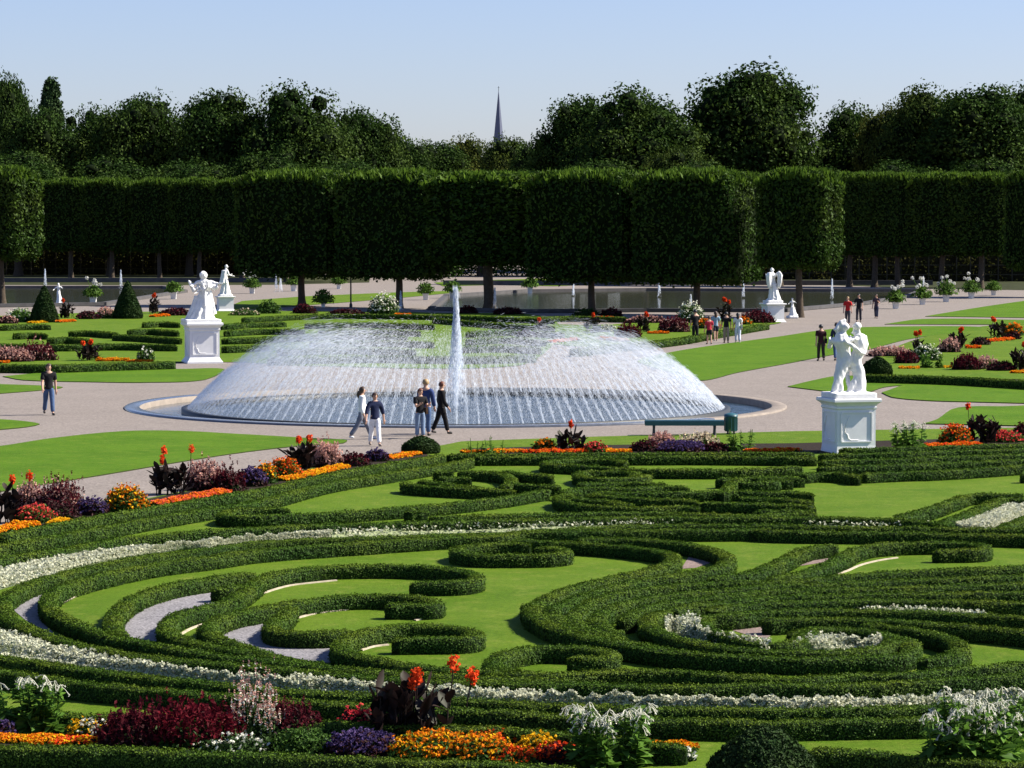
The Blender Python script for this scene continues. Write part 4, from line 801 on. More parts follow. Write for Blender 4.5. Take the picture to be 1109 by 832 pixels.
person(786.5,371.5,34,'person in a black t-shirt and beige trousers among the walkers',0,BLK,(.26,.21,.16),BLK,W(legL=5,legR=-5,armL=(10,12,20),armR=(10,12,20)),sleeve=.5)
person(799,371.5,33,'dark haired woman dressed all in white at the right of the walkers',0,(.62,.64,.70),(.55,.58,.72),BLK,W(legL=8,legR=-8,kneeR=6),sleeve=.7,longhair=True,shoe=(.5,.5,.5),bag=((.6,.58,.52),'R'))
# ------------------------------------------------------------------ statues on pedestals
def sq(mb,prof,mi=0):
    "square lathe: profile of (half width, z)"
    mb.lathe([(r*1.41421,z) for r,z in prof],4,mi,smooth=False,rot=math.pi/4)
def pedestal(t,s,h,ornate=True,flare=1.2):
    mb=MB(); sq(mb,[(s*flare,0),(s*flare,h*.04),(s*(1+(flare-1)*.6),h*.07),(s*(1+(flare-1)*.2),h*.12),(s,h*.15),(s,h*.80),(s*1.05,h*.82),(s*1.05,h*.845),(s*1.01,h*.855),(s*1.08,h*.90),(s*1.20,h*.935),(s*1.23,h*.945),(s*1.23,h*.985),(s*1.20,h)])
    o=mb.build('pedestal',PAINT,t)
    if ornate:
        for rz in range(4):
            f=MB(); a=s*.80; z0,z1=h*.22,h*.75; y=-s-.006
            for c,sz in(((0,y,z1),(2*a,.035,.035)),((a,y,(z0+z1)/2),(.035,.035,z1-z0-.04)),((-a,y,(z0+z1)/2),(.035,.035,z1-z0-.04)),((0,y,z0),(2*a,.035,.035))): f.box(c,sz)
            g=[(-.38,.68),(-.48,.60),(-.62,.50),(-.60,.38),(-.48,.36),(-.42,.28),(-.30,.25),(.1,.25)]
            P=[(k[0]*s,y+.004,k[1]*h) for k in g]; f.tube(P,.018,6)
            o2=f.build('panel_frame',PAINT,o); o2.rotation_euler=(0,0,rz*math.pi/2)
    return o
def drape(mb,A,B,r0,r1,folds=9,amp=.18,ph=0,n=40,m=14):
    "fluted cloth hanging from A to B"
    A,B=np.array(A,float),np.array(B,float); t=np.linspace(0,1,m)[:,None]; th=np.linspace(0,2*np.pi,n,endpoint=False)[None,:]
    r=(r0+(r1-r0)*t**1.3)*(1+amp*(.3+.7*t)*np.sin(folds*th+ph+t*2.5)); C=A+(B-A)*t
    V=np.stack([C[:,0:1]+r*np.cos(th),C[:,1:2]+r*np.sin(th),C[:,2:3]+0*r],-1); i=np.arange(m-1)[:,None]*n; j=np.arange(n)[None,:]; j2=(j+1)%n
    mb.add(V.reshape(-1,3),np.stack([i+j,i+n+j,i+n+j2,i+j2],-1).reshape(-1,4)); mb.add(V[0],[list(range(n))]); mb.add(V[-1],[list(range(n))[::-1]])
def add_fig(mb,J,H,off=(0,0,0),rz=0,tilt=0,tilty=0):
    b=body_mb(J,H); hc=J['head']*H
    for k in range(26): d=unit(rng.normal(size=3)); d[1]=min(d[1],.3); d[2]=max(d[2],-.3); b.ico(hc+d*.052*H+[0,0,.02*H],.022*H,0,1)
    M=np.array((Matrix.Rotation(rz,3,'Z')@Matrix.Rotation(tilty,3,'Y')@Matrix.Rotation(tilt,3,'X')))
    for V,Fi,Fn,s in zip(b.V,b.Fi,b.Fn,b.smooth):
        V2=V@M.T+np.array(off); o=0; fs=[]
        for k in Fn: fs.append(list(Fi[o:o+k]-0)); o+=k
        base=mb.n; mb.V.append(V2); 
        mb.Fn.append(Fn); mb.Mi.append(np.zeros(len(Fn),int)); mb.smooth.append(s); mb.n+=len(V2)
        # face indices in b are offset by its running total
        off0=add_fig.run; mb.Fi.append(Fi-off0+base); add_fig.run+=len(V)
    add_fig.run=0
add_fig.run=0
def rock(mb,w_,h,n=9,top=None):
    for k in range(n): mb.ico((rng.uniform(-w_,w_)*.7,rng.uniform(-w_,w_)*.7,rng.uniform(.1,.8)*h),rng.uniform(.25,.45)*w_,0,2,.04,(1,1,.7))
# near right: entwined group
p=at(919,490); s=ppm(490); t=empty('statue',p,AX,'white statue of an entwined pair on a pedestal, nearest at the right','statue','white statues on pedestals')
h=1.64; pedestal(t,.61,h,True,1.04)
mb=MB(); mb.box((0,0,h+.08),(1.15,1.1,.17)); rock(mb,.40,.35,6)
add_fig.run=0; add_fig(mb,W(legL=-6,legR=26,kneeL=4,kneeR=50,armL=(40,10,95),armR=(55,12,70),lean=7,sh=1.2),2.05,(-.10,.0,h+.14),R(-12),0,R(-3))
add_fig.run=0; add_fig(mb,W(legL=50,legR=20,kneeL=80,kneeR=60,armL=(75,10,60),armR=(50,25,85),lean=4,sh=1.2,headpitch=12),1.45,(.24,.06,h+.72),R(75),0,R(-2))
mb.tube([(-.42,-.02,h+.14),(-.32,-.02,h+.50),(-.20,0,h+.92),(-.10,0,h+1.15)],[.10,.12,.17,.19],10)        # trailing leg and hip of the standing man
mb.tube([(-.08,0,h+1.1),(-.14,0,h+1.38),(-.22,0,h+1.7),(-.20,0,h+1.9)],[.17,.17,.22,.15],12)               # back and shoulders
mb.ico((-.13,-.02,h+2.12),.125,0,2,.05); mb.tube([(-.18,0,h+1.88),(-.14,-.01,h+2.1)],[.08,.08],8)             # his head
mb.tube([(-.30,0,h+1.85),(-.38,0,h+2.02),(-.24,0,h+2.26),(-.10,0,h+2.33)],[.09,.075,.06,.05],8)                # raised arm round his head
mb.tube([(.27,0,h+.12),(.30,0,h+.5),(.25,.02,h+.85),(.22,.02,h+1.05)],[.19,.16,.17,.13],10)                   # tree stump
mb.tube([(.0,-.04,h+.16),(.10,-.06,h+.42),(.2,-.04,h+.6)],[.09,.10,.09],8)
mb.tube([(.16,.02,h+.98),(.25,.02,h+1.3),(.30,.02,h+1.62),(.27,.02,h+1.9)],[.15,.15,.18,.13],10)               # lifted figure
mb.ico((.22,0,h+2.14),.125,0,2,.05); mb.tube([(.26,.02,h+1.88),(.23,0,h+2.1)],[.07,.07],8)                     # second head
mb.tube([(-.22,-.2,h+1.72),(.0,-.25,h+1.55),(.24,-.2,h+1.36),(.40,-.08,h+1.30)],[.075,.065,.06,.05],8)        # arm across
mb.tube([(.40,0,h+1.84),(.45,-.02,h+1.58),(.40,-.05,h+1.34)],[.08,.07,.06],8)
g_=remesh(mb,'carved_group',MARBLE,t,.028,.016,11); g_.scale=(1.16,1.08,1)
# left: group with raised arm
p=at(219,393); t=empty('statue',p,AX,'white statue of a broad draped figure with raised arm left of the fountain','statue','white statues on pedestals')
h=1.98; pedestal(t,.73,h); mb=MB(); mb.box((-.05,0,h+.08),(1.75,1.5,.17)); rock(mb,.75,.5,12)
add_fig.run=0; add_fig(mb,W(legL=6,legR=-4,kneeL=14,armL=(30,75,60),armR=(15,55,80),sh=1.3,headyaw=0,lean=3),2.25,(.1,0,h+.2),R(180))
add_fig.run=0; add_fig(mb,W(legL=20,legR=0,kneeL=40,armL=(120,30,30),armR=(40,30,40),lean=8),1.5,(.05,-.3,h+.45),R(150))
drape(mb,(.1,0,h+1.5),(-.05,-.05,h+.16),.24,.60,10,.2,.5); drape(mb,(-.25,.0,h+1.3),(-.45,.05,h+.16),.12,.34,8,.2); drape(mb,(.35,-.05,h+1.55),(.5,0,h+.4),.12,.22,7,.2)
mb.tube([(.3,0,h+1.85),(.62,-.05,h+1.7),(.78,-.05,h+1.75)],[.16,.15,.13],10); mb.tube([(-.12,0,h+1.75),(-.42,-.02,h+1.55),(-.6,-.05,h+1.95),(-.68,-.05,h+2.05)],[.13,.11,.08,.05],10)
mb.ico((.08,-.02,h+2.3),.21,0,2,.05); mb.ico((.3,-.2,h+1.72),.15,0,2,.05)
remesh(mb,'carved_group',MARBLE,t,.03,.018,10)
# far left robed statue
p=at(244,337); t=empty('statue',p,AX,'smaller white robed statue turned sideways, just right behind the left group','statue','white statues on pedestals')
h=1.15; pedestal(t,.56,h,False); mb=MB(); mb.box((0,0,h+.07),(1,1,.15))
add_fig.run=0; add_fig(mb,W(legL=8,legR=-8,kneeL=16,armL=(30,10,70),armR=(20,10,60),lean=6,headyaw=30),2.35,(.05,0,h+.12),R(-80),0,R(-4))
drape(mb,(-.05,0,h+2.0),(-.12,0,h+1.0),.2,.34,7,.15); drape(mb,(0,0,h+1.2),(0,0,h+.12),.24,.42,9,.2); rock(mb,.35,.4,5)
for V in mb.V[-5:]: V[:,2]+=h
remesh(mb,'carved_figure',MARBLE,t,.04,.02,9)
# winged statue
p=at(837,349); t=empty('statue',p,AX,'white winged statue seen from behind on a plain white pedestal, right of the walkers','statue','white statues on pedestals')
h=1.3; pedestal(t,.60,h,False); mb=MB(); mb.box((0,0,h+.1),(1.1,1.1,.2))
add_fig.run=0; add_fig(mb,W(legL=10,legR=-6,kneeL=16,armL=(45,5,90),armR=(45,5,90),lean=8),2.3,(0,0,h+.15),R(10))
drape(mb,(0,0,h+1.35),(.12,0,h+.12),.24,.45,9,.2); rock(mb,.45,.5,7)
for V in mb.V[-7:]: V[:,2]+=h
for sgn,top in((-1,2.35),(1,2.45)):
    wg=[(sgn*.04,-.02,h+1.75),(sgn*.22,-.16,h+2.0),(sgn*.38,-.24,h+top-.25),(sgn*.47,-.26,h+1.95),(sgn*.45,-.26,h+1.5),(sgn*.34,-.22,h+1.0)]
    V,Fc=skin_arrays([(*a,(r,.10)) for a,r in zip(wg,(.12,.15,.19,.25,.23,.09))],[(0,1),(1,2),(2,3),(3,4),(4,5)],2); mb.add(V,Fc)
    for k in range(5): mb.tube([(sgn*(.24+.07*k),-.30,h+2.1-.04*k),(sgn*(.24+.06*k),-.30,h+1.1+.08*k)],[.06,.05],6)
remesh(mb,'carved_figure',MARBLE,t,.038,.015,9)
# little white putti
for x,y,hp,l in [(63.5,331,25,'small white stone putto by the left pond, left of the first topiary cone'),(858,345,22,'small white stone figure on the path beside the sunlit lime trunk')]:
    p=at(x,y); H=hp/ppm(y); t=empty('small_statue',p,AX,l,'statue'); mb=MB(); mb.box((0,0,.1),(.7,.7,.2)); add_fig.run=0; add_fig(mb,W(legL=10,legR=-10,kneeL=20,armL=(60,30,60),armR=(20,40,60)),H*.92,(0,0,.15),R(170)); drape(mb,(0,0,H*.6),(.1,0,.2),.12,.3,7,.2)
    remesh(mb,'carved_figure',MARBLE,t,.045,.02,9)
# ------------------------------------------------------------------ furniture
p=at(741,471.5); t=empty('park_bench',p,R(-1),'long teal backless bench on the gravel below the fountain','bench'); Lb=2.55
mb=MB()
for k in range(6): mb.box((0,-.2+k*.08,.44+(.02 if k in(0,5) else .03)),(Lb,.068,.045))
mb.box((0,-.245,.39),(Lb,.03,.13)); mb.box((0,.245,.39),(Lb,.03,.13)); mb.build('seat',TEAL,t)
for sx in(-1,1):
    mb=MB()
    for sy_ in(-1,1): mb.tube([(sx*.98,sy_*.17,.37),(sx*.98,sy_*.19,.2),(sx*.98,sy_*.24,0)],[.045,.035,.05],8)
    mb.box((sx*.98,0,.355),(.09,.44,.05)); mb.tube([(sx*.98,-.18,.16),(sx*.98,0,.2),(sx*.98,.18,.16)],.02,6); mb.build('leg',DARKMETAL,t)
p=at(791.5,470.5); t=empty('litter_bin',p,0,'round dark teal litter bin standing at the right end of the bench','bin')
mb=MB(); mb.lathe([(.19,.10),(.205,.12),(.21,.56),(.225,.57),(.225,.61),(.20,.62),(.19,.55),(.18,.2)],24,0)
for k in range(12): a=k*math.pi/6; mb.tube([(.212*math.cos(a),.212*math.sin(a),.13),(.216*math.cos(a),.216*math.sin(a),.55)],.010,5)
mb.build('body',TEAL,t); mb=MB(); mb.tube([(-.1,.0,0),(-.1,.0,.14)],.03,8); mb.tube([(.1,.0,0),(.1,.0,.14)],.03,8); mb.box((0,0,.015),(.3,.16,.03)); mb.build('foot',DARKMETAL,t)
mb=MB(); mb.lathe([(.23,.62),(.20,.66),(.10,.69),(0.01,.70)],24); mb.build('lid',TEAL,t)
# pole left of centre
p=at(380,333); t=empty('lamp_pole',p,0,'thin dark pole between the first two front limes','pole'); mb=MB(); mb.tube([(0,0,0),(0,0,3.4)],[.07,.05],8); mb.lathe([(.13,0),(.12,.25),(.07,.35)],12); mb.build('post',DARKMETAL,t); mb=MB(); mb.ico((0,0,3.5),.16,0,2); mb.build('cap',DARKMETAL,t)
# topiary
YEW=leafm('yew_needle',(.014,.036,.010),trans=.1,var=.5,gloss=.04,rough=.5,patch=.2,pscale=1.2)
def topiary(kind,x,y,hpx,hw,label):
    p=at(x,y); s=ppm(y); h=hpx/s; r=hw/s; t=empty('topiary_'+kind,p,0,label,'topiary'); mb=MB()
    m=24; z=np.linspace(0,1,m)
    rr=(np.interp(z,[0,.06,.3,.6,.88,.97,1],[.86,1,.84,.52,.2,.1,.02]) if kind=='cone' else np.sin(np.linspace(.32*np.pi,np.pi,m))**.75)*r
    N=int(9000 if kind=='cone' else 14000); q=rng.integers(0,m-1,N); f=rng.uniform(0,1,N); wgt=rr[q]/r; ok=rng.uniform(0,1,N)<wgt+.05; q,f=q[ok],f[ok]; N=len(q)
    R_=rr[q]*(1-f)+rr[q+1]*f; Z=(q+f)/(m-1)*h; an=rng.uniform(0,6.283,N); sl=(rr[q]-rr[q+1])/(h/(m-1)); nn=unit(np.stack([np.cos(an),np.sin(an),sl],-1))
    P=np.stack([R_*np.cos(an),R_*np.sin(an),Z],-1)+nn*(.03*vnoise(np.stack([R_*np.cos(an),R_*np.sin(an),Z],-1),4)+rng.normal(0,.015,N))[:,None]
    c=.05*max(1,p[1]/55)**.8; leaves(mb,P,nn,c*1.2,c*.6,0,.7); mb.lathe(np.stack([np.maximum(rr*.95,.005),z*h*.98],-1),28,1); mb.build('foliage',[YEW,BOXC],t)
    b=MB(); b.tube([(0,0,0),(0,0,h*.5)],.05,6); b.build('trunk',BARK,t)
topiary('cone',48,349.5,40,15.5,'dark clipped yew cone at the left, nearer the edge'); topiary('cone',138.5,345.5,41,16,'dark clipped yew cone between the edge cone and the white group')
topiary('ball',456,491,18,20,'round clipped ball at the corner in front of the standing people'); topiary('ball',826,858,71,58,'large dark clipped ball at the bottom edge, right of centre')
topiary('ball',949.5,407,20,16,'dark rounded shrub at the left end of the right flower bed')
# planters along the far paths
POT=pbr('white_pot',(.70,.69,.66),.6,.3,var=.08,scale=3); AGA=leafm('agapanthus_leaf',(.06,.13,.02),trans=.25,var=.4); BLOOM=leafm('white_bloom',(.6,.62,.6),trans=.3,var=.15)
def planter(x,y0,y1,label,bushy=1.0,bloom=True):
    p=at(x,y1); s=ppm(y1); h=(y1-y0)/s; t=empty('planter',p,0,label,'planter','white planters along the far paths'); b=MB()
    sq(b,[(h*.36,0),(h*.38,h*.1),(h*.36,h*.14),(h*.44,h*.86),(h*.50,h*.88),(h*.50,h),(h*.42,h),(h*.40,h*.9)]); b.build('pot',POT,t)
    b=MB(); N=420; an=rng.uniform(0,6.28,N); el=rng.uniform(.1,1.5,N); r=rng.uniform(.2,1,N)*.95*bushy; d=np.stack([np.cos(an)*np.cos(el),np.sin(an)*np.cos(el),np.sin(el)],-1); leaves(b,d*r[:,None]+[0,0,h],d,.42,.13,0,.7,.3); b.build('plant',AGA,t)
    if bloom:
        b=MB()
        for k in range(7):
            a=random.uniform(0,6.28); q=np.array([math.cos(a)*random.uniform(.2,.9),math.sin(a)*random.uniform(.2,.9),h+random.uniform(.9,1.7)]); b.tube([(0,0,h+.2),q],.02,4,0); d=unit(rng.normal(size=(30,3))); leaves(b,q+d*.13,d,.14,.1,1,.5)
        b.build('flower_stem',[AGA,BLOOM],t)
for a in [(101,321.5,329.5,'white planter with tall white blooms on the path between the two topiary cones',1,True),(188,316.5,324,'white planter with a leafy plant right of the second topiary cone',1,False),(273,311.5,318,'white planter beyond the tall robed statue',1,True),
 (318,308.5,315.5,'white planter right of the crossing white jets',1,False),(367,307.5,313,'white planter on the far path behind the slim dark pole',1,False),(350,328,333,'white planter left of the slim dark pole with a dark leafy plant',1.1,False),
 (461,318,325,'white planter left of the centre jet on the far path',1,False),(490,316,323,'white planter right behind the top of the centre jet',1,False),(574,311,317.5,'dark leaved planter on the far bank of the wide pond',1,False),
 (970,327,334.5,'white planter at the near end of the row along the right path',1,True),(999,323,330,'second white planter from the walkers in the row along the right path',1,True),(1024.5,319.5,327,'middle white planter of the right path row with the fullest white blooms',1.3,True),(1052,316.5,323.5,'fourth white planter from the walkers in the right path row',1.1,True),(1076,314.5,320,'farthest small white planter of the row along the right path',.9,False)]: planter(*a)
# ------------------------------------------------------------------ flower bed plants
def pet(n,c,var=.2): return leafm(n,c,trans=.3,var=var,gloss=.02)
ORANGE=pet('orange_petal',(.62,.17,.008)); YELLOW=pet('yellow_petal',(.62,.36,.010)); REDOR=pet('red_orange_petal',(.62,.065,.015)); PINKRED=pet('pink_red_petal',(.50,.035,.05)); CORAL=pet('coral_petal',(.62,.10,.07))
PURPLE=pet('violet_petal',(.07,.05,.15),.35); BURG=pet('burgundy_petal',(.060,.008,.016),.5); PALEPINK=pet('pale_pink_petal',(.42,.25,.22),.3); CREAM=pet('cream_petal',(.5,.45,.33),.3); WHT_P=pet('white_bell',(.66,.68,.58),.12)
BRONZE=leafm('bronze_leaf',(.016,.010,.011),trans=.15,var=.5,gloss=.10,rough=.35); DKPURP=leafm('dark_purple_leaf',(.028,.010,.014),trans=.15,var=.5,gloss=.05); GREEN=leafm('bed_leaf',(.035,.085,.014),trans=.25,var=.45,gloss=.05); BRIGHT=leafm('tobacco_leaf',(.075,.17,.025),trans=.35,var=.35,gloss=.06); DKGREEN=leafm('dark_bed_leaf',(.018,.045,.010),trans=.2,var=.5,gloss=.05)
def dome(N,rx,ry,h,shell=.35):
    d=unit(rng.normal(size=(N,3))); d[:,2]=np.abs(d[:,2]); r=1-shell*rng.uniform(0,1,N)**2; bump=1+.24*vnoise(d*2.2,2.6,rng.uniform(0,6))
    return d*(r*bump)[:,None]*np.array([rx,ry,h]), d
GR='plants of the flower beds'
def base(x,y): return at(x,y), ppm(y)
def blade(mb,p0,d,L,W,bend,mi=0,n=5):
    "long broad leaf made of two strips folded along its midrib"
    d=unit(np.array(d,float)); side=unit(np.cross(d,[0,0,1.])+1e-6*rng.normal(size=3)); side=unit(side+.4*rng.normal(size=3)); side=unit(side-d*np.dot(side,d)); nrm=np.cross(side,d)
    t=np.linspace(0,1,n); wv=W*np.sin(np.pi*np.clip(t*.92+.06,0,1))**.8; C=np.array(p0)+d*(t*L)[:,None]+np.array([0,0,-1.])*(bend*L*t**2)[:,None]+0*side
    V=np.concatenate([C-side*wv[:,None]*.5,C-nrm*wv[:,None]*.14,C+side*wv[:,None]*.5]); i=np.arange(n-1)
    mb.add(V,np.concatenate([np.stack([i,i+1,n+i+1,n+i],-1),np.stack([n+i,n+i+1,2*n+i+1,2*n+i],-1)]),mi,True)
def canna(x,y,hpx,wpx,label,flow=REDOR,nf=3,leaf=BRONZE,fl=None):
    p,s=base(x,y); H=hpx/s; Wd=wpx/s; t=empty('canna_clump',p,random.uniform(0,6),label,'flowers',GR); lb=MB(); st=MB(); tips=[]
    ns=int(max(6,min(22,Wd*13)))
    for k in range(ns):
        a=random.uniform(0,6.28); r=Wd*.36*math.sqrt(random.random()); b0=np.array([r*math.cos(a),r*math.sin(a)*.7,0]); hh=H*random.uniform(.55,.85); tp=b0+np.array([random.gauss(0,.05),random.gauss(0,.05),hh]); st.tube([b0,(b0+tp)/2+[.02,0,0],tp],[.016,.013,.008],5); tips.append(tp)
        for q in range(6):
            f=random.uniform(.03,.95)**.9; aa=random.uniform(0,6.28); el=random.uniform(.5,1.25); blade(lb,b0+(tp-b0)*f,(math.cos(aa)*math.cos(el),math.sin(aa)*math.cos(el),math.sin(el)),random.uniform(.30,.46)*min(1,H/1.0+.25),random.uniform(.12,.18)*min(1,H+.25),random.uniform(.02,.35))
    lb.build('foliage',leaf,t); st.build('stem',leaf,t)
    for k in range(nf):
        f=MB(); a=tips[k%ns].copy(); 
        if fl: a[0]=fl[k][0]/s; 
        top=np.array([a[0]*1.1,a[1]*.9,(fl[k][1]/s if fl else H*random.uniform(.95,1.1))]); f.tube([[a[0],a[1],H*.5],top],.009,5,1)
        fr=max(1,p[1]/60)**.7; d=unit(rng.normal(size=(70,3))); leaves(f,top+d*np.array([.075,.075,.11])*(.85+.15*fr)*rng.uniform(.35,1.15,(70,1)),d,.062*fr,.045*fr,0,.9); o=f.build('flower_spike',[flow,leaf],t)
        if fl: pass
    if fl: t.rotation_euler=(0,0,0)
    return t
def mound(x,y,hpx,wpx,label,flower,leaf=GREEN,cover=.6,depth=.8,name='flower_mound',fs=.05,spiky=0.0,mix=None):
    p,s=base(x,y); H=hpx/s*(.86 if hpx>22 else 1); Wd=wpx/s*1.06; t=empty(name,p,0,label,'flowers',GR); ry=min(Wd/2*depth,.9); far=max(1,p[1]/55)**.85
    A=Wd*.5*ry*3+H*Wd; N=int(min(5000,max(250,A*1700/far**2))); lb=MB(); P,d=dome(N,Wd/2,ry,H*.9); leaves(lb,P,d,.075*far,.035*far,0,.9)
    P2,_=dome(40,Wd/2*.85,ry*.85,H*.75,0); V,Fc=ICO(2); keep=V.copy(); keep[:,2]=np.maximum(keep[:,2],0); lb.add(keep*np.array([Wd*.43,ry*.86,H*.76]),Fc,1); lb.build('foliage',[leaf,BOXC],t)
    fb=MB(); M=int(N*cover); P,d=dome(M,Wd/2,ry,H,.15); P=P[P[:,2]>H*.22]; d=d[:len(P)]
    if spiky:
        P[:,2]+=np.abs(rng.normal(0,spiky*H*.3,len(P))); 
        for k in range(3): leaves(fb,P+[0,0,-.03*far*k],np.tile([0,-1.,.2],(len(P),1)),fs*far*1.2,fs*far*.6,0 if not mix or k<2 else 1,.9)
    else:
        k=rng.uniform(0,1,len(P))<(.5 if mix else 2); leaves(fb,P[k],d[:len(P)][k]+[0,-.3,.5],fs*far,fs*far*.9,0,.5)
        leaves(fb,P[k]+[.012,0,.012],d[:len(P)][k]+[0,-.3,.5],fs*far*.8,fs*far*.8,0,.5)
        if mix: leaves(fb,P[~k],d[:len(P)][~k]+[0,-.3,.5],fs*far,fs*far*.9,1,.5)
    fb.build('blossom',[flower]+([mix] if mix else []),t); return t
def mat_strip(x0,y0,x1,y1,hpx,label,flower,mix=None,cover=.9,w=.45,name='marigold_row'):
    "low carpet of blossoms between two photo points"
    p,q=np.array(at(x0,y0)),np.array(at(x1,y1)); s=ppm((y0+y1)/2); H=max(.12,hpx/s*.8); c=(p+q)/2; d=q-p; L=np.linalg.norm(d); rz=math.atan2(d[1],d[0]); t=empty(name,tuple(c),rz,label,'flowers',GR); far=max(1,c[1]/55)**.85
    N=int(min(4500,L*w*1500/far**2+150)); X=rng.uniform(-L/2,L/2,N); Y=rng.uniform(-w/2,w/2,N); P=np.stack([X,Y,0*X],-1); z=H*np.sqrt(np.clip(1-(2*Y/w)**2*.9,0,1))*(.75+.25*vnoise(P+c,4)); up=np.tile([0,-.4,1.],(N,1))
    lb=MB(); P1=P.copy(); P1[:,2]=z*rng.uniform(.2,.95,N); leaves(lb,P1,up,.07*far,.035*far,0,.9); lb.box((0,0,H*.2),(L*.9,w*.6,H*.4),1); lb.build('foliage',[GREEN,BOXC],t)
    fb=MB(); M=int(N*cover); P2=P[:M].copy(); P2[:,2]=z[:M]*rng.uniform(.9,1.08,M); k=rng.uniform(0,1,M)<(.6 if mix else 2)
    for g,mi in((k,0),(~k,1)):
        leaves(fb,P2[g],up[:M][g],.055*far,.05*far,mi,.45); leaves(fb,P2[g]+[.01,0,.012],up[:M][g],.045*far,.045*far,mi,.6)
    fb.build('blossom',[flower]+([mix] if mix else []),t); return t
def tobacco(x,y,hpx,wpx,label,bloom=True,dens=1.0,nst=7,leafmat=None,hubs=3):
    p,s=base(x,y); H=hpx/s; Wd=wpx/s; t=empty('tobacco_plant',p,0,label,'flowers',GR); lb=MB(); st=MB(); fl=MB(); lm=leafmat or BRIGHT
    for k in range(nst):
        a=random.uniform(0,6.28); r=Wd*.38*math.sqrt(random.random()); b0=np.array([r*.95*math.cos(a),min(.4,r*.7)*math.sin(a),0]); tp=np.array([b0[0]*1.3,b0[1]*1.2,H*random.uniform(.72,1.0)]); st.tube([b0,(b0+tp)/2,tp],[.016,.012,.007],5)
        for q in range(int(28*dens)):
            f=random.random()**1.2*.92; aa=random.uniform(0,6.28); el=random.uniform(-.1,.9); L=random.uniform(.20,.34)*(1.15-f*.75)*min(1.1,H); blade(lb,b0+(tp-b0)*f,(math.cos(aa)*math.cos(el),math.sin(aa)*math.cos(el),math.sin(el)),L,L*random.uniform(.38,.5),random.uniform(.1,.5),0,4)
        if bloom:
          for br in range(hubs):
            hub=tp if br==0 else tp*.85+np.array([random.gauss(0,.11)*min(1,H),random.gauss(0,.08)*min(1,H),random.uniform(-.12,.14)*H])
            if br: st.tube([tp*.8,(tp*.8+hub)/2+[0,0,.02],hub],[.005,.004,.003],4)
            for q in range(6):
                aa=random.uniform(0,6.28); c=hub+np.array([0,0,random.uniform(-.03,.03)*H]); d=np.array([math.cos(aa),math.sin(aa),random.uniform(-.9,.15)]); L=random.uniform(.06,.12); e=c+d*L+[0,0,-L*.4]; m_=(c+e)/2+[0,0,.02]
                fl.tube([c,m_,e],[.002,.004,.006],4,0,True,False); dd=unit(rng.normal(size=(3,3))); leaves(fl,e+dd*.010,dd,.036,.020,0,.5)
    lb.build('foliage',lm,t); st.build('stem',STEM,t)
    if bloom: fl.build('blossom',WHT_P,t)
    return t
# left border, from the left edge to the ball
canna(8,567,46,30,'bronze canna clump at the left edge of the border with orange flowers',fl=[(22,52),(5,48),(-14,50)],nf=2,flow=REDOR)
mat_strip(-30,582,36,571,12,'orange marigold row at the left end of the left border',ORANGE,YELLOW)
mound(38,566,19,44,'coral red flower mound beside the marigolds at the left end of the left border',CORAL,mix=PINKRED)
mound(35,556,30,40,'pinkish spider flowers at the left end of the left border',PALEPINK,DKPURP,.5,spiky=1,mix=BURG)
mound(66,557,32,46,'burgundy and pink spiky clump, second from the left on the left border',BURG,DKPURP,.5,spiky=1,mix=PALEPINK)
mound(60,563,24,48,'low dark purple leaved mound in front of the pink spikes on the left border',BURG,DKPURP,.15)
mound(99,558,18,36,'violet flower mound left of the orange mound on the left border',PURPLE,DKPURP,.7)
mound(137,556,34,46,'big orange and yellow mound on the left border',ORANGE,GREEN,.55,mix=YELLOW)
mound(132,556,26,34,'lower front part of yellow flowers at the big orange mound',YELLOW,GREEN,.45,mix=ORANGE)
canna(185,536,36,52,'bronze canna clump in the middle of the left border with two tall orange flowers',fl=[(-6,49),(20,50),(-8,38)],nf=3)
mat_strip(165,549,244,534,8,'orange and coral strip below the middle canna on the left border',ORANGE,CORAL)
mat_strip(60,570,68,566,8,'tiny yellow patch in the left border',YELLOW)
mound(222,531,27,40,'pale pink spiky clump right of the middle canna',PALEPINK,DKPURP,.6,spiky=1,mix=BURG)
mound(248,533,26,34,'dark purple clump right of the pale pink one on the left border',BURG,DKPURP,.3,spiky=.8)
mound(272,527,20,32,'violet and blue clump in the left border',PURPLE,DKPURP,.7)
mound(287,524,26,26,'orange yellow clump left of the next canna',ORANGE,GREEN,.6,mix=YELLOW); mound(308,518,22,34,'wide orange mound left of the next canna',ORANGE,GREEN,.65,mix=REDOR)
canna(326,510,30,46,'bronze canna clump toward the right end of the left border',fl=[(9,36),(-2,34)],nf=2)
mat_strip(305,522,372,507,7,'yellow and orange strip below the right hand canna of the left border',YELLOW,ORANGE)
mound(352,506,24,34,'pale pink grassy clump near the right end of the left border',PALEPINK,DKPURP,.6,spiky=1); mound(382,505,14,34,'burgundy clump near the right end of the left border',BURG,DKPURP,.35); mound(408,500,13,26,'violet clump close to the ball topiary',PURPLE,DKPURP,.6)
mat_strip(418,498,452,493,6,'orange row ending at the ball topiary',ORANGE,YELLOW)
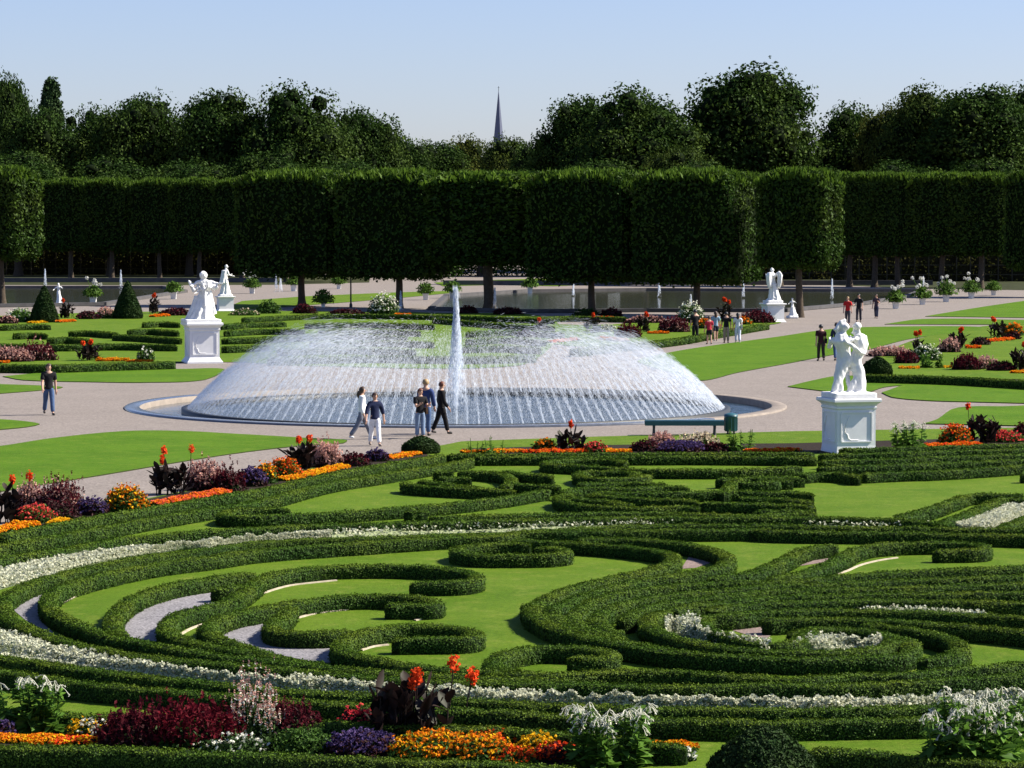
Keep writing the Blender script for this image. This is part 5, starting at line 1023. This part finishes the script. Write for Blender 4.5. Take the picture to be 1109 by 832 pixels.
# right border
tobacco(513,492,18,22,'small green tobacco plant just right of the ball topiary',False,.7,4); tobacco(536,492,22,24,'taller green tobacco plant right of the ball topiary',False,.7,4)
mat_strip(500,492,565,490,5,'yellow orange row below the two green tobacco plants',ORANGE,YELLOW); mat_strip(565,491,650,490,5,'red orange row below the centre canna',REDOR,ORANGE)
mound(590,489,14,26,'rusty orange clump left of the centre canna',ORANGE,GREEN,.3); canna(618,489,24,44,'dark canna clump with one red flower below the fountain',fl=[(0,30)],nf=1)
mound(645,490,11,26,'pink red begonia mound right of the centre canna',PINKRED,GREEN,.8,mix=CORAL); mat_strip(655,490.5,682,490,4.5,'short orange row left of the violet clump',ORANGE,YELLOW)
mound(700,489,12,34,'dark purple clump left of the violet one under the bench',BURG,DKPURP,.3); mound(738,489,11,52,'violet clump under the bench',PURPLE,DKPURP,.8); mound(718,487,14,30,'pale pink grass clump behind the violet one under the bench',PALEPINK,DKPURP,.5,spiky=1); mound(757,487,14,44,'sandy grass clump under the right end of the bench',CREAM,GREEN,.4,spiky=1,mix=BURG); mound(775,489,9,30,'low brownish clump at the right end of the bench',BURG,DKPURP,.3)
tobacco(801,489,26,40,'green tobacco plant under the litter bin',False,1.0,7); mat_strip(808,490.5,865,489,5,'red orange row between the litter bin and the pedestal',REDOR,YELLOW)
tobacco(984,488,34,40,'bright green tobacco plant with white blooms right of the pedestal',True,1.4,9); mound(1035,482,26,34,'orange mound at the right border',REDOR,GREEN,.6,mix=ORANGE); canna(1066,480,30,52,'dark canna clump at the right border with a single orange flower',fl=[(-16,40),(9,34)],nf=1); mound(1088,479,12,42,'pink red begonias at the right border',PINKRED,GREEN,.8,mix=CORAL); mat_strip(1000,486,1060,483,7,'bright orange row at the right border',ORANGE,REDOR); mound(1109,478,24,26,'dark clump cut by the right edge of the frame',BURG,DKPURP,.4)
# near bed along the bottom
tobacco(32,796,68,92,'pale green tobacco plant with white blooms at the bottom left',True,2.0,11,None,1)
mat_strip(-10,803,55,805,9,'orange row at the bottom left',ORANGE,YELLOW); mound(80,803,22,20,'yellow flowers right of the bottom left tobacco plant',YELLOW,GREEN,.35); mat_strip(55,806,110,806,8,'mixed orange and red row at the bottom left',REDOR,YELLOW,.6); mound(98,802,26,44,'small white and yellow daisies near the bottom left',WHT_P,DKGREEN,.35,mix=YELLOW); mound(5,800,20,26,'violet flowers at the bottom left corner',PURPLE,DKPURP,.4)
mound(150,809,38,84,'burgundy celosia clump at the bottom left',BURG,DKPURP,.35,spiky=1.0,fs=.06); mound(212,811,41,100,'larger crimson celosia clump at the bottom left',pet('crimson_petal',(.075,.006,.014),.5),DKGREEN,.45,spiky=1.0,fs=.06)
mound(276,806,58,60,'airy pale pink gaura clump at the bottom',PALEPINK,DKGREEN,.35,spiky=1.3,fs=.035,mix=WHT_P); mound(318,804,44,60,'dark red leaved clump right of the gaura at the bottom',BURG,DKPURP,.3,spiky=.6); mound(326,814,28,70,'low green leafy mound at the bottom',GREEN,GREEN,.3); mound(250,816,24,80,'low grey green foliage with white dots at the bottom',WHT_P,DKGREEN,.12)
mound(392,816,28,76,'violet ageratum mound at the bottom',PURPLE,DKPURP,.7); mound(388,800,38,50,'red begonias left of the big canna',PINKRED,DKPURP,.25)
canna(441,806,78,122,'large bronze canna clump in the near bed with red orange flowers',fl=[(46,89),(10,76),(64,73),(6,68)],nf=4)
mound(470,819,30,96,'big orange marigold mound in front of the canna at the bottom',ORANGE,GREEN,.6,mix=YELLOW); mound(520,822,30,70,'orange yellow marigolds right of the canna at the bottom',ORANGE,GREEN,.65,mix=YELLOW); mound(536,812,24,56,'pure orange dome behind the marigolds at the bottom',ORANGE,GREEN,.85,mix=REDOR); mound(583,818,22,50,'yellow marigolds at the bottom centre',YELLOW,GREEN,.75); mound(605,824,18,60,'dark red and orange flowers at the bottom centre',REDOR,DKPURP,.55,mix=BURG); mound(560,826,16,50,'orange flowers along the bottom edge',REDOR,GREEN,.6,mix=ORANGE)
tobacco(660,830,72,104,'bushy green tobacco plant with white blooms at the bottom centre',True,1.8,15); mat_strip(700,812,752,816,14,'yellow orange row right of the bottom centre tobacco plant',YELLOW,ORANGE); mound(735,824,14,36,'small white daisies by the bottom centre tobacco plant',WHT_P,DKGREEN,.3)
tobacco(1052,838,90,140,'large white flowered tobacco bush at the bottom right corner',True,1.7,24)
# beds of the far parterres
mound(5,392,13,60,'pink purple clump at the left end of the far left bed',PALEPINK,DKPURP,.5,spiky=.6,mix=BURG); mound(40,391,16,40,'burgundy clump in the far left bed',BURG,DKPURP,.4,spiky=.8,mix=PALEPINK); canna(96,391,20,36,'dark canna clump with red flowers in the far left bed',nf=3); mat_strip(105,392,140,392,6,'orange row right of the canna in the far left bed',ORANGE,YELLOW); mat_strip(138,393,165,393,4,'thin orange row in the far left bed',ORANGE); mound(158,391,15,18,'small pale green plant in the far left bed',WHT_P,GREEN,.2); mat_strip(-10,394,10,394,4,'orange spot at the left end of the far left bed',ORANGE)
canna(72,345,18,22,'dark canna clump right of the first topiary cone',nf=1); mat_strip(62,350,80,349,4,'orange spot right of the first topiary cone',ORANGE); mat_strip(32,351,48,350,3,'yellow spot below the first topiary cone',YELLOW); mound(95,346,9,24,'burgundy clump between the topiary cones',BURG,DKPURP,.3); mound(115,345,11,22,'grassy pink clump between the topiary cones',PALEPINK,GREEN,.4,spiky=.5); mound(22,349,15,30,'pale green bush left of the first topiary cone',WHT_P,BRIGHT,.15); mound(8,351,9,22,'pink grey clump at the left end of the cone bed',PALEPINK,DKPURP,.4)
canna(166,340,20,20,'canna clump with a bright orange flower right of the second cone',nf=2); mat_strip(164,344,182,343,4,'orange spot right of the second topiary cone',ORANGE); mound(190,342,8,34,'burgundy clump behind the left pedestal',BURG,DKPURP,.3); mound(291,340,15,25,'dense green bush below the crossing white jets',GREEN,GREEN,.1); mound(265,342,7,30,'grey green mound right of the left pedestal',CREAM,GREEN,.15)
mound(330,340,10,24,'burgundy plants at the foot of the left front lime',BURG,DKPURP,.3); mound(415,341,22,30,'white flowering bush behind the spray left of the centre jet',WHT_P,GREEN,.35); mound(375,342,7,40,'dark low plants by the slim dark pole',BURG,DKPURP,.2); mat_strip(428,342,445,342,3,'orange spot right of the white flowering bush',ORANGE); mound(507,340,9,20,'dark plant right of the centre jet',BURG,DKPURP,.2); mound(550,341,8,30,'burgundy plants at the foot of the lime right of the centre jet',BURG,DKPURP,.3)
canna(584,363,16,22,'red canna clump half veiled by the spray',nf=3); mound(570,366,8,20,'violet clump half veiled by the spray',PURPLE,DKPURP,.5); mat_strip(595,372,625,369,4,'orange row half veiled by the spray',ORANGE); canna(641,361,20,22,'dark canna clump at the edge of the spray',nf=1); mat_strip(650,368,678,371,5,'orange row left of the burgundy clump on the middle bed',ORANGE,YELLOW); mound(680,366,13,26,'burgundy clump in the middle of the bed right of the spray',BURG,DKPURP,.5,spiky=.5); mound(658,360,8,18,'white flower patch on the middle bed right of the spray',WHT_P,GREEN,.6)
canna(697,360,20,20,'canna clump with a red flower on the middle bed',nf=2); mat_strip(702,362,724,362,4,'orange row right of the red canna on the middle bed',ORANGE); mound(730,360,14,30,'burgundy and pink clump left of the walkers',BURG,DKPURP,.5,spiky=.6,mix=PALEPINK); mound(748,350,22,28,'white flowering bush above the walkers',WHT_P,GREEN,.4); canna(785,348,22,22,'red canna clump above the walkers',nf=3); mound(765,356,10,30,'orange flowers behind the child in red',ORANGE,GREEN,.6); mound(820,350,12,36,'burgundy clump left of the winged statue pedestal',BURG,DKPURP,.4,spiky=.5); mound(805,352,8,18,'orange flowers left of the winged statue pedestal',ORANGE,GREEN,.6); mound(700,350,8,40,'pink grey row on the middle bed near the pond',PALEPINK,DKPURP,.4); mound(635,343,9,26,'dark round shrub left of the sunlit trunk',GREEN,DKGREEN,.1); mat_strip(645,346,665,346,4,'orange spot beside the sunlit lime trunk',ORANGE,REDOR); mound(662,343,9,22,'dark red clump right of the sunlit lime trunk',BURG,DKPURP,.3)
# right flower bed
canna(994,388,26,20,'canna with orange flowers, left one of the right hand bed',nf=3); tobacco(1009,399,20,30,'bright green tobacco plant in the right hand bed',False,1.6,8); mound(1003,391,18,30,'white flowers behind the green tobacco of the right hand bed',WHT_P,GREEN,.3); mound(982,394,12,24,'burgundy clump left in the right hand bed',BURG,DKPURP,.4,spiky=.6); mound(965,386,9,44,'pink clump at the back left of the right hand bed',PALEPINK,DKPURP,.4,spiky=.6); mat_strip(974,400,995,400,4,'yellow orange row in front of the burgundy clump of the right hand bed',YELLOW,ORANGE)
canna(1038,377,20,28,'dark canna clump in the middle of the right hand bed',nf=2); mat_strip(1046,378,1062,378,5,'orange row in the middle of the right hand bed',ORANGE,REDOR); mound(1062,374,9,20,'dark round clump in the middle of the right hand bed',BURG,DKPURP,.2); mound(1028,382,14,24,'brown pink clump below the middle canna of the right hand bed',PALEPINK,DKPURP,.4,spiky=.6)
canna(1080,366,20,28,'canna clump with red orange flowers at the back of the right hand bed',nf=2); mound(1097,364,14,22,'orange clump at the back right of the right hand bed',ORANGE,GREEN,.5); mat_strip(1068,371,1096,369,5,'orange row at the back of the right hand bed',ORANGE,REDOR); mound(1097,368,9,16,'dark red clump at the back right of the right hand bed',BURG,DKPURP,.3)
mound(1047,401,15,30,'burgundy clump at the front of the right hand bed',BURG,DKPURP,.5,spiky=.6); mound(1068,400,12,26,'pale clump at the front of the right hand bed',PALEPINK,GREEN,.4,spiky=.6); mound(1085,402,11,28,'dark clump at the front of the right hand bed',BURG,DKPURP,.3); canna(1106,402,26,30,'dark canna clump at the right edge of the right hand bed',nf=1); mat_strip(1095,405,1125,405,5,'orange row at the right edge of the right hand bed',ORANGE,YELLOW); mat_strip(1020,399,1030,399,3,'tiny yellow spot in the right hand bed',YELLOW)
